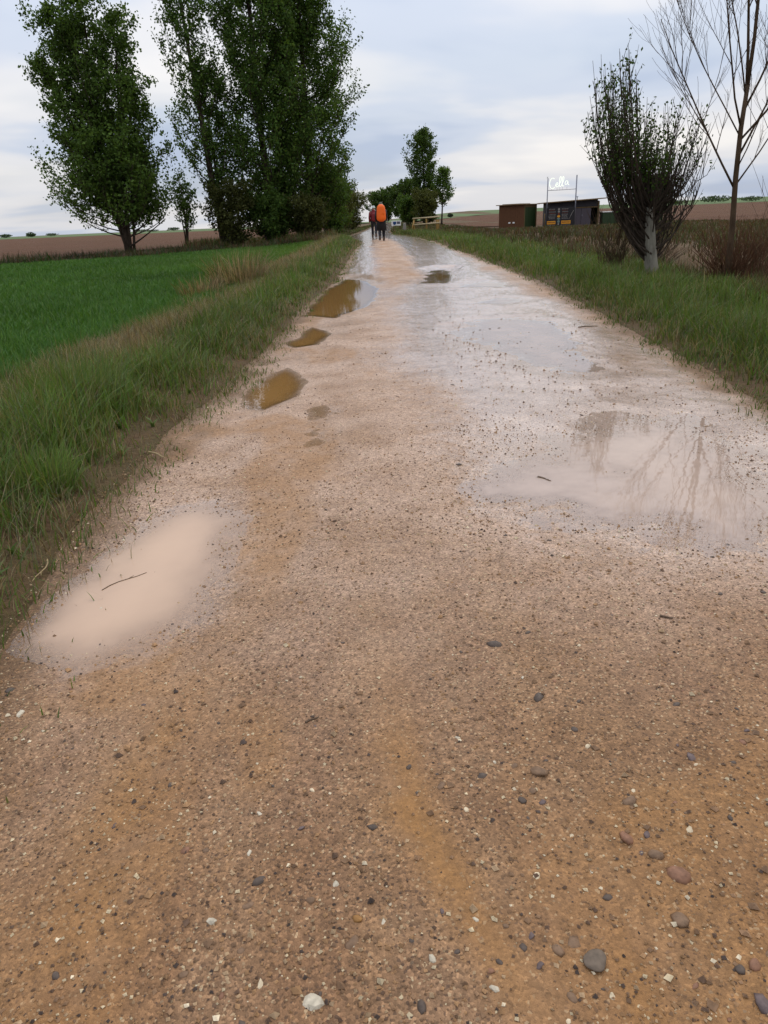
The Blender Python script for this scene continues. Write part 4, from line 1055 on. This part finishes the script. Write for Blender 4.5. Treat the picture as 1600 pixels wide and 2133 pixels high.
# larger open-fronted kiosk
s2 = empty('kiosk_shed', (16.6, 72.6, 0.0), 0.0)
L2 = 4.75
def zr(x): return 2.12 + 0.03 * x
for (x0, x1) in [(0.0, 1.1), (1.1, 2.2), (2.2, 3.3), (3.3, 4.5)]:
    mb = MB(); mb.box((x0 + 0.004, 0, 1.62), (x1 - 0.004, 0.06, 2.05), 0.006); mb.obj('front_board', M['charcoal'], s2, xf=lambda V: V + np.stack([0 * V[:, 0], 0 * V[:, 0], np.where(V[:, 2] > 1.9, 0.036 * V[:, 0], 0)], 1))
boxp('beam', (0.0, -0.06, 1.52), (4.5, 0.09, 1.61), 'brown_trim', s2)
boxp('back_wall', (0.0, 2.6, -0.2), (4.7, 2.66, 2.1), 'charcoal', s2)
boxp('side_wall', (0.0, 0.07, -0.2), (0.06, 2.59, 2.05), 'charcoal', s2)
boxp('side_wall', (4.64, 0.07, -0.2), (4.70, 2.59, 2.05), 'green_panel', s2)
boxp('post', (4.50, -0.06, -0.2), (4.62, 0.06, 2.1), 'brown_trim', s2)
for i, (x0, x1) in enumerate([(2.18, 2.98), (3.0, 3.9)]):
    d = boxp('door', (x0, -0.03, -0.15), (x1, 0.03, 1.50), 'grey_door', s2)
    boxp('handle', (x0 + 0.06, -0.07, 0.8), (x0 + 0.10, -0.032, 0.95), 'steel', d, 0.004)
boxp('inner_wall', (3.95, 1.0, -0.15), (4.49, 1.05, 1.52), 'dark_in', s2)
boxp('inner_wall', (0.07, 0.3, -0.15), (2.16, 0.35, 1.5), 'dark_in', s2)
mb = MB(); mb.box((-0.55, -0.5, 0), (5.15, 2.9, 0.09), 0.012)
mb.obj('roof', M['roof_board'], s2, xf=lambda V: V + np.stack([0 * V[:, 0], 0 * V[:, 0], 2.055 + 0.036 * V[:, 0] + 0.0 * V[:, 1]], 1))
mb = MB(); mb.tube([(2.6, 0.2, 2.2), (2.6, 0.2, 2.48)], 0.03, 8); mb.tube([(2.6, 0.2, 2.48), (2.6, 0.2, 2.53)], 0.09, 8); mb.obj('vent_pipe', M['steel'], s2, smooth=True)
tag(s2, 'long dark kiosk shed with sloping roof and grey doors behind the menu banner', 'shed')
cb = empty('green_cabinet', (21.6, 72.5, 0.05)); boxp('body', (0, 0, -0.2), (1.5, 1.0, 1.0), 'green_panel', cb, 0.02); boxp('lid', (-0.05, -0.06, 1.005), (0.95, 1.05, 1.09), 'white', cb, 0.015)
tag(cb, 'low dark green cabinet with white top right of the kiosk', 'cabinet')

# neon sign on two steel posts
sg = empty('neon_sign', (16.15, 71.7, 0.0))
for x0, h_, r_ in ((0.0, 4.12, 0.045), (2.62, 4.30, 0.055)):
    mb = MB(); mb.tube([(x0, 0, -0.3), (x0, 0, 2), (x0, 0, h_)], r_, 8); mb.obj('post', M['steel'], sg, smooth=True)
mb = MB(); mb.tube([(0, 0, 3.10), (1.3, 0, 3.11), (2.62, 0, 3.14)], 0.022, 6); mb.obj('cross_bar', M['steel'], sg, smooth=True)
mb = MB(); mb.tube([(-0.07, 0, 4.12), (-0.07, 0, 4.22), (0.07, 0, 4.22)], 0.03, 6); mb.obj('lamp_bracket', M['steel'], sg, smooth=True)
tn = NT('neon_tube'); em = tn.n.new('ShaderNodeEmission'); em.inputs[0].default_value = (0.93, 1.0, 0.86, 1); em.inputs[1].default_value = 1.25; M['neon'] = tn.shader(em.outputs[0])
def arc(cx, cz, rx, rz, a0, a1, n=12):
    t = np.radians(np.linspace(a0, a1, n)); return [(cx + rx * math.cos(q), -0.06, cz + rz * math.sin(q)) for q in t]
def smooth_pl(p, it=2):
    p = np.array(p, float)
    for _ in range(it):
        q = [p[0]]
        for i in range(len(p) - 1): q += [p[i] * 0.75 + p[i + 1] * 0.25, p[i] * 0.25 + p[i + 1] * 0.75]
        q.append(p[-1]); p = np.array(q)
    return p
z0 = 3.28
LET = [arc(0.42, z0 + 0.40, 0.27, 0.44, 55, 315, 16),
       smooth_pl([(0.66, -0.06, z0 + 0.18), (0.92, -0.06, z0 + 0.32), (0.88, -0.06, z0 + 0.46), (0.74, -0.06, z0 + 0.42), (0.70, -0.06, z0 + 0.20), (0.82, -0.06, z0 + 0.06), (0.98, -0.06, z0 + 0.16)]),
       smooth_pl([(0.96, -0.06, z0 + 0.14), (1.20, -0.06, z0 + 0.62), (1.18, -0.06, z0 + 0.96), (1.06, -0.06, z0 + 0.92), (1.02, -0.06, z0 + 0.40), (1.08, -0.06, z0 + 0.08), (1.20, -0.06, z0 + 0.14)]),
       smooth_pl([(1.20, -0.06, z0 + 0.16), (1.44, -0.06, z0 + 0.62), (1.42, -0.06, z0 + 0.96), (1.31, -0.06, z0 + 0.92), (1.27, -0.06, z0 + 0.42), (1.33, -0.06, z0 + 0.10), (1.46, -0.06, z0 + 0.18)]),
       smooth_pl([(1.82, -0.06, z0 + 0.52), (1.66, -0.06, z0 + 0.60), (1.54, -0.06, z0 + 0.42), (1.58, -0.06, z0 + 0.24), (1.74, -0.06, z0 + 0.30), (1.84, -0.06, z0 + 0.56), (1.80, -0.06, z0 + 0.28), (1.94, -0.06, z0 + 0.22)])]
for p in LET:
    mb = MB(); mb.tube(np.array(p), 0.03, 6); mb.obj('letter', M['neon'], sg, smooth=True)
for x0 in (0.35, 0.85, 1.10, 1.35, 1.75):
    mb = MB(); mb.tube([(x0, -0.02, 3.10), (x0, -0.04, 3.36)], 0.008, 4); mb.obj('letter_mount', M['steel'], sg)
tag(sg, 'glowing white Cella lettering between two tall steel posts above the kiosk', 'sign')

# menu banner
bn = empty('menu_banner', (16.12, 71.45, 0.0))
boxp('panel', (0, 0, 0.05), (2.56, 0.03, 1.62), 'black_vinyl', bn, 0.005)
for x0, x1 in ((0.04, 0.82), (1.36, 2.22)):
    p = boxp('amber_label', (x0, -0.008, 0.22), (x1, -0.001, 0.50), 'amber', bn, 0.003)
    mb = MB(); rr_ = np.random.default_rng(5); xx = x0 + 0.06
    while xx < x1 - 0.1:
        w_ = rr_.uniform(0.04, 0.10); mb.box((xx, -0.012, 0.32), (xx + w_, -0.009, 0.42)); xx += w_ + 0.03
    tag(mb.obj('lettering', M['print_red'], p), kind='stuff')
for x0, x1 in ((0.16, 0.80), (1.36, 1.95)):
    for i in range(8):
        zt = 1.48 - i * 0.115; mb = MB(); rr_ = np.random.default_rng(int(i + 40 * x0)); xx = x0 + rr_.uniform(0, 0.06)
        while xx < x1 - 0.05:
            w_ = rr_.uniform(0.05, 0.16); mb.box((xx, -0.004, zt), (xx + w_, -0.001, zt + 0.04)); xx += w_ + 0.035
        tag(mb.obj('text_line', M['print_red' if i in (1, 3) else 'print_grey'], bn), kind='stuff')
for x0, x1 in ((0.05, 0.8), (1.36, 2.2)): boxp('text_line', (x0, -0.004, 0.11), (x1, -0.001, 0.14), 'print_grey', bn, 0)
for (zc, rx, rz, mt) in [(1.48, 0.09, 0.10, 'print_grey'), (1.28, 0.10, 0.09, 'print_grey'), (1.08, 0.08, 0.09, 'print_red'), (0.88, 0.14, 0.10, 'amber'), (0.68, 0.15, 0.09, 'print_teal'), (0.44, 0.12, 0.13, 'print_teal'), (0.22, 0.08, 0.09, 'print_grey')]:
    mb = MB(); ring = [[(1.10 + rx * k * math.cos(q), yy, zc + rz * k * math.sin(q)) for q in np.linspace(0, 2 * math.pi, 11)[:-1]] for yy, k in ((-0.001, 1), (-0.006, 0.95))]
    mb.loft(ring); mb.obj('printed_motif', M[mt], bn)
mb = MB(); mb.tube([(2.2, -0.004, 0.9), (2.45, -0.004, 1.35)], 0.02, 4); mb.tube([(2.05, -0.004, 0.6), (2.3, -0.004, 1.05)], 0.014, 4); mb.obj('printed_motif', M['print_grey'], bn)
tag(bn, 'black menu banner with amber labels in front of the kiosk', 'banner')
for (x, y, h_, lab) in [(15.75, 70.8, 1.15, 'thin wooden stake between the brown shed and the banner'), (6.9, 38, 0.75, 'small dark stake in the right ditch')]:
    g0 = ground_at(x, y); mb = MB(); mb.tube([(0, 0, -0.2), (0.01, 0, h_ * 0.5), (0.03, 0, h_)], [0.05, 0.048, 0.04], 6); o = mb.obj('wooden_stake', M['brown_trim'], smooth=True); o.location = g0; tag(o, lab, 'stake')

# ------------------------------------------------------------------ yellow rail fence and information sign
M['yellow_wood'] = m_boards('yellow_stained_timber', (0.26, 0.155, 0.040))
M['pale_rail'] = m_boards('pale_rail_timber', (0.36, 0.29, 0.17), 'y')
fa, fb = np.array([3.12, 57.5]), np.array([5.1, 59.5])
f0 = ground_at(*fa); fe = empty('rail_fence', f0)
dv = fb - fa
for k_ in (0.0, 0.5, 0.93, 1.0):
    p = fa + dv * k_; gz = ground_at(*p)[2] - f0[2]; q = dv * k_
    mb = MB(); mb.tube([(q[0], q[1], gz - 0.2), (q[0], q[1], gz + 0.5), (q[0], q[1], gz + 0.98)], [0.065, 0.062, 0.06], 8); mb.obj('post', M['yellow_wood'], fe, smooth=True)
for h_ in (0.50, 0.93):
    mb = MB(); mb.tube([(-0.05 * dv[0], -0.05 * dv[1] - 0.08, h_ ), (dv[0] * 0.5, dv[1] * 0.5 - 0.08, h_ + 0.03), (dv[0] * 1.05, dv[1] * 1.05 - 0.08, h_ + 0.07)], 0.05, 8); mb.obj('rail', M['pale_rail'], fe, smooth=True)
mb = MB(); mb.tube([(0, -0.02, 0.0), (-0.25, -1.3, 0.02)], 0.05, 6); mb.tube([(0.0, -0.05, 0.85), (-0.2, -0.9, 0.25)], 0.045, 6); mb.obj('brace', M['yellow_wood'], fe, smooth=True)
tag(fe, 'low yellow timber rail fence at the right of the junction', 'fence')

M['blue_print'] = plain('blue_print', (0.010, 0.055, 0.17), 0.5, 0.1, 8)
M['navy_print'] = plain('slate_print', (0.030, 0.045, 0.10), 0.5, 0.2, 8)
sgb = ground_at(1.95, 63.0)
si = empty('information_sign', sgb); zb = 0.72 - sgb[2]; zt = 1.09 - sgb[2]
boxp('panel', (-0.36, -0.02, zb), (0.40, 0.02, zt), 'white', si, 0.006)
mb = MB(); mb.loft([[(-0.24, y_, zt - 0.06), (0.02, y_, zt - 0.06), (0.02, y_, zb + 0.14), (-0.11, y_, zb + 0.04), (-0.24, y_, zb + 0.14)][::-1] for y_ in (-0.022, -0.030)]); mb.obj('shield_emblem', M['blue_print'], si)
boxp('printed_block', (0.08, -0.030, zb + 0.13), (0.34, -0.022, zt - 0.06), 'navy_print', si, 0.002)
for x0 in (0.12, 0.20, 0.28): boxp('printed_mark', (x0, -0.034, zb + 0.2), (x0 + 0.03, -0.031, zb + 0.27), 'print_grey', si, 0.001)
for x0, h_ in ((-0.20, zb), (0.34, zt - 0.05)):
    mb = MB(); mb.tube([(x0, 0.06, -0.2), (x0, 0.06, h_ * 0.5), (x0, 0.06, h_ + 0.1)], 0.035, 8); mb.obj('post', M['brown_trim'], si, smooth=True)
tag(si, 'white panel with blue shield emblem beside the far track', 'sign')
M['granite'] = plain('pale_stone', (0.24, 0.22, 0.19), 0.8, 0.25, 8, bump=0.4)
g0 = ground_at(2.62, 62.5); mb = MB(); mb.loft([[(w_ * sx, w_ * 0.7 * sy, z_) for sx, sy in ((-1, -1), (0, -1.15), (1, -1), (1.1, 0), (1, 1), (0, 1.1), (-1, 1), (-1.1, 0))] for z_, w_ in ((-0.1, 0.12), (0.25, 0.12), (0.50, 0.10), (0.60, 0.05))])
o = mb.obj('marker_stone', M['granite'], smooth=False); o.location = g0; tag(o, 'pale waymark stone right of the blue and white sign', 'marker')

# ------------------------------------------------------------------ walkers
def skin(name, joints, edges, mat, parent, sub=2, loc=(0, 0, 0)):
    me = bpy.data.meshes.new(name); names = list(joints); idx = {k: i for i, k in enumerate(names)}
    me.from_pydata([joints[k][0] for k in names], [(idx[a_], idx[b_]) for a_, b_ in edges], [])
    o = bpy.data.objects.new(name, me); COL.objects.link(o); o.parent = parent; o.location = loc
    md = o.modifiers.new('skin', 'SKIN'); md.use_smooth_shade = True
    for i, k in enumerate(names):
        sv = me.skin_vertices[0].data[i]; rd = joints[k][1]; sv.radius = rd if isinstance(rd, tuple) else (rd, rd); sv.use_root = (i == 0)
    sb = o.modifiers.new('smooth', 'SUBSURF'); sb.levels = 1; sb.render_levels = sub
    me.materials.append(mat); return o

def walker(x, y, hgt, step, coat, pants, hatc, skirt, label, arms, rz=0.0):
    s = hgt / 1.78; g0 = np.array([x, y, float(road_z(np.array([x]), np.array([y]))[0])])
    root = empty('person', g0, rz); root.scale = (s, s, s)
    sk = plain('skin_tone', (0.42, 0.24, 0.16), 0.6, 0.1)
    fl, fr = step
    J = {'pelvis': ((0, 0, 0.96), (0.145, 0.105)), 'waist': ((0, 0.01, 1.12), (0.135, 0.095)), 'chest': ((0, 0.03, 1.32), (0.165, 0.11)), 'collar': ((0, 0.05, 1.46), (0.10, 0.075)), 'neck': ((0, 0.06, 1.53), 0.055), 'skull': ((0, 0.085, 1.64), (0.075, 0.09)), 'crown_top': ((0, 0.075, 1.72), (0.06, 0.07)),
         'hl': ((-0.10, 0, 0.90), 0.10), 'kl': ((-0.10, fl * 0.55 + 0.05, 0.50), 0.068), 'al': ((-0.10, fl, 0.10 + max(0, -fl) * 0.15), 0.045), 'tl': ((-0.11, fl + 0.15, 0.045), 0.042),
         'hr': ((0.10, 0, 0.90), 0.10), 'kr': ((0.10, fr * 0.55 + 0.05, 0.50), 0.068), 'ar': ((0.10, fr, 0.10 + max(0, -fr) * 0.15), 0.045), 'tr': ((0.11, fr + 0.15, 0.045), 0.042),
         'sl': ((-0.19, 0.03, 1.41), 0.068), 'el': (arms[0][0], 0.048), 'wl': (arms[0][1], 0.034), 'hl2': (arms[0][2], 0.036),
         'sr': ((0.19, 0.03, 1.41), 0.068), 'er': (arms[1][0], 0.048), 'wr': (arms[1][1], 0.034), 'hr2': (arms[1][2], 0.036)}
    E = [('pelvis', 'waist'), ('waist', 'chest'), ('chest', 'collar'), ('collar', 'neck'), ('neck', 'skull'), ('skull', 'crown_top'), ('pelvis', 'hl'), ('hl', 'kl'), ('kl', 'al'), ('al', 'tl'), ('pelvis', 'hr'), ('hr', 'kr'), ('kr', 'ar'), ('ar', 'tr'), ('chest', 'sl'), ('sl', 'el'), ('el', 'wl'), ('wl', 'hl2'), ('chest', 'sr'), ('sr', 'er'), ('er', 'wr'), ('wr', 'hr2')]
    skin('body', J, E, sk, root)
    for sx in (-1, 1):                                   # fingers and thumb
        h = np.array(arms[0 if sx < 0 else 1][2]); mb = MB()
        for q, (ox, ln) in enumerate([(-0.027, 0.06), (-0.009, 0.072), (0.009, 0.07), (0.027, 0.055)]):
            mb.tube([h + (0, ox, -0.01), h + (0.004 * sx, ox + 0.01, -0.03 - ln * 0.5), h + (-0.012 * sx, ox + 0.022, -0.03 - ln)], [0.009, 0.009, 0.007], 6)
        mb.tube([h + (0, 0.025, 0.015), h + (-0.01 * sx, 0.05, -0.015), h + (-0.015 * sx, 0.058, -0.04)], [0.010, 0.009, 0.007], 6)
        mb.obj('fingers', sk, root, smooth=True)
    mb = MB()                                            # face side, away from the camera: nose and ears
    mb.tube([(0, 0.165, 1.66), (0, 0.195, 1.625), (0, 0.170, 1.615)], [0.010, 0.014, 0.010], 6); mb.obj('nose', sk, root, smooth=True)
    for sx in (-1, 1):
        mb = MB(); mb.tube([(sx * 0.072, 0.085, 1.665), (sx * 0.088, 0.075, 1.645), (sx * 0.076, 0.085, 1.61)], [0.010, 0.014, 0.008], 6); mb.obj('ear', sk, root, smooth=True)
    # trousers, boots, coat, sleeves, hat
    TJ = {'pelvis': ((0, 0, 0.95), (0.155, 0.12)), 'hl': ((-0.10, 0, 0.88), 0.115), 'kl': ((-0.10, fl * 0.55 + 0.05, 0.50), 0.085), 'al': ((-0.10, fl, 0.13 + max(0, -fl) * 0.15), 0.068), 'hr': ((0.10, 0, 0.88), 0.115), 'kr': ((0.10, fr * 0.55 + 0.05, 0.50), 0.085), 'ar': ((0.10, fr, 0.13 + max(0, -fr) * 0.15), 0.068)}
    skin('trousers', TJ, [('pelvis', 'hl'), ('hl', 'kl'), ('kl', 'al'), ('pelvis', 'hr'), ('hr', 'kr'), ('kr', 'ar')], pants, root)
    bm_ = plain('boot_leather', (0.075, 0.040, 0.022), 0.6, 0.3)
    for sx, f in ((-1, fl), (1, fr)):
        lift = max(0, -f) * 0.15; mb = MB()
        mb.loft([[(sx * 0.105 + wx * math.cos(q), f + yo + wy * math.sin(q), z_ + lift) for q in np.linspace(0, 2 * math.pi, 11)[:-1]] for z_, wx, wy, yo in ((0.0, 0.052, 0.145, 0.055), (0.03, 0.055, 0.148, 0.055), (0.08, 0.05, 0.11, 0.02), (0.12, 0.06, 0.07, -0.005), (0.20, 0.062, 0.068, -0.005))])
        mb.obj('boot', bm_, root, smooth=True)
    rings = [(skirt, 0.27 if skirt < 0.8 else 0.205, 0.20 if skirt < 0.8 else 0.16), (0.95, 0.215, 0.165), (1.12, 0.19, 0.145), (1.30, 0.215, 0.15), (1.42, 0.20, 0.125), (1.50, 0.105, 0.09), (1.56, 0.075, 0.075)]
    mb = MB(); mb.loft([[(wx * math.cos(q) * (1 + 0.03 * math.sin(5 * q)), 0.03 + wy * math.sin(q), z_) for q in np.linspace(0, 2 * math.pi, 17)[:-1]] for z_, wx, wy in rings])
    jk = mb.obj('coat', coat, root, smooth=True)
    for sx, A, nm in ((-1, arms[0], 'l'), (1, arms[1], 'r')):
        w_ = np.array(A[1]); e_ = np.array(A[0]); mb = MB(); mb.tube([(sx * 0.15, 0.03, 1.42), (sx * 0.215, 0.03, 1.37), tuple((np.array((sx * 0.215, 0.03, 1.37)) + e_) / 2), tuple(e_), tuple((e_ + w_) / 2), tuple(w_)], [0.07, 0.082, 0.075, 0.066, 0.058, 0.05], 10); mb.obj('sleeve', coat, jk, smooth=True)
    mb = MB(); mb.loft([[(wx * math.cos(q), 0.082 + wx * 1.12 * math.sin(q), z_) for q in np.linspace(0, 2 * math.pi, 15)[:-1]] for z_, wx in ((1.655, 0.135), (1.668, 0.140), (1.672, 0.098), (1.73, 0.092), (1.775, 0.065), (1.785, 0.02))]); mb.obj('hat', hatc, root, smooth=True)
    return tag(root, label, 'person'), g0, s

m_black = plain('black_rain_cloth', (0.012, 0.012, 0.014), 0.6, 0.3, 6)
m_navy = plain('dark_trousers', (0.014, 0.015, 0.022), 0.75, 0.3, 8)
m_red = plain('dark_red_cloth', (0.15, 0.007, 0.010), 0.65, 0.2, 8)
m_orange = plain('orange_rain_cover', (0.80, 0.130, 0.008), 0.55, 0.15, 6, bump=1.0, bscale=9)
m_hat = plain('grey_hat', (0.11, 0.11, 0.09), 0.8, 0.2)
m_hat2 = plain('pale_hat', (0.46, 0.50, 0.46), 0.8, 0.15)
ARM1 = [((-0.26, -0.06, 1.12), (-0.25, 0.10, 0.92), (-0.25, 0.13, 0.85)), ((0.26, -0.02, 1.14), (0.27, 0.20, 1.02), (0.28, 0.26, 1.00))]
p1_, g1, sc1 = walker(0.44, 36.0, 1.66, (-0.20, 0.16), m_black, m_navy, m_hat, 0.47, 'walker in long black rain coat and grey hat, nearest on the track', ARM1)
ARM2 = [((-0.26, -0.08, 1.12), (-0.26, 0.05, 0.90), (-0.26, 0.08, 0.83)), ((0.25, 0.0, 1.12), (0.25, 0.16, 0.93), (0.25, 0.19, 0.86))]
p2_, g2, sc2 = walker(0.12, 43.5, 1.66, (0.22, -0.24), m_red, m_navy, m_hat2, 0.86, 'walker in dark red jacket and pale hat, left of the orange pack', ARM2, 0.0)

def pack(g0, s, w, h, d, zc, mat, label, name='backpack'):
    root = empty(name, (g0[0], g0[1] - 0.30 * s, g0[2] + zc * s)); mb = MB(); rings = []
    for t in np.linspace(-1, 1, 11):
        k = (1 - abs(t) ** 7) ** 0.5 if abs(t) < 1 else 0.05
        k = max(k, 0.35); wide = 1.0 - 0.18 * max(0, t) + 0.06 * max(0, -t)
        rings.append([(w / 2 * k * wide * np.sign(math.cos(q)) * abs(math.cos(q)) ** 0.7, d / 2 * k * np.sign(math.sin(q)) * abs(math.sin(q)) ** 0.7, t * h / 2) for q in np.linspace(0, 2 * math.pi, 19)[:-1]])
    mb.loft(rings); mb.obj('cover', mat, root, smooth=True)
    mb = MB(); mb.loft([[(w * 0.26 * k_ * math.cos(q) + 0.02, -d * 0.47 - 0.02 * (1 - k_), -h * 0.02 + h * 0.16 * k_ * math.sin(q)) for q in np.linspace(0, 2 * math.pi, 13)[:-1]] for k_ in (1.0, 0.6)]); mb.obj('pocket', mat, root, smooth=True)
    mb = MB()
    for sx in (-1, 1): mb.tube([(sx * w * 0.25, d * 0.40, h * 0.28), (sx * w * 0.30, d * 0.55, h * 0.33), (sx * w * 0.36, d * 1.05, h * 0.15), (sx * w * 0.38, d * 0.75, -h * 0.18), (sx * w * 0.33, d * 0.38, -h * 0.28)], 0.018, 6)
    mb.obj('strap', m_black, root, smooth=True)
    return tag(root, label, 'backpack')
pack(g1, 0.93, 0.42, 0.74, 0.28, 1.29, m_orange, 'bright orange rain-covered backpack on the nearest walker')
pack(g2, 0.93, 0.28, 0.46, 0.22, 1.15, m_red, 'dark red backpack on the walker in the pale hat')
mb = MB(); hx, hy, hz = g1[0] + 0.29, g1[1] + 0.28, g1[2]
pz = float(road_z(np.array([hx + 0.03]), np.array([hy + 0.05]))[0])
mb.tube([(hx, hy, hz + 1.10), (hx + 0.01, hy + 0.02, hz + 0.6), (hx + 0.03, hy + 0.05, pz)], [0.012, 0.009, 0.006], 6)
pole = empty('trekking_pole', (0, 0, 0)); mb.obj('shaft', M['steel'], pole, smooth=True)
mb = MB(); mb.tube([(hx, hy, hz + 0.95), (hx, hy, hz + 1.12)], [0.017, 0.02], 8); mb.obj('grip', m_black, pole, smooth=True)
tag(pole, 'thin grey trekking pole in the right hand of the nearest walker', 'pole')
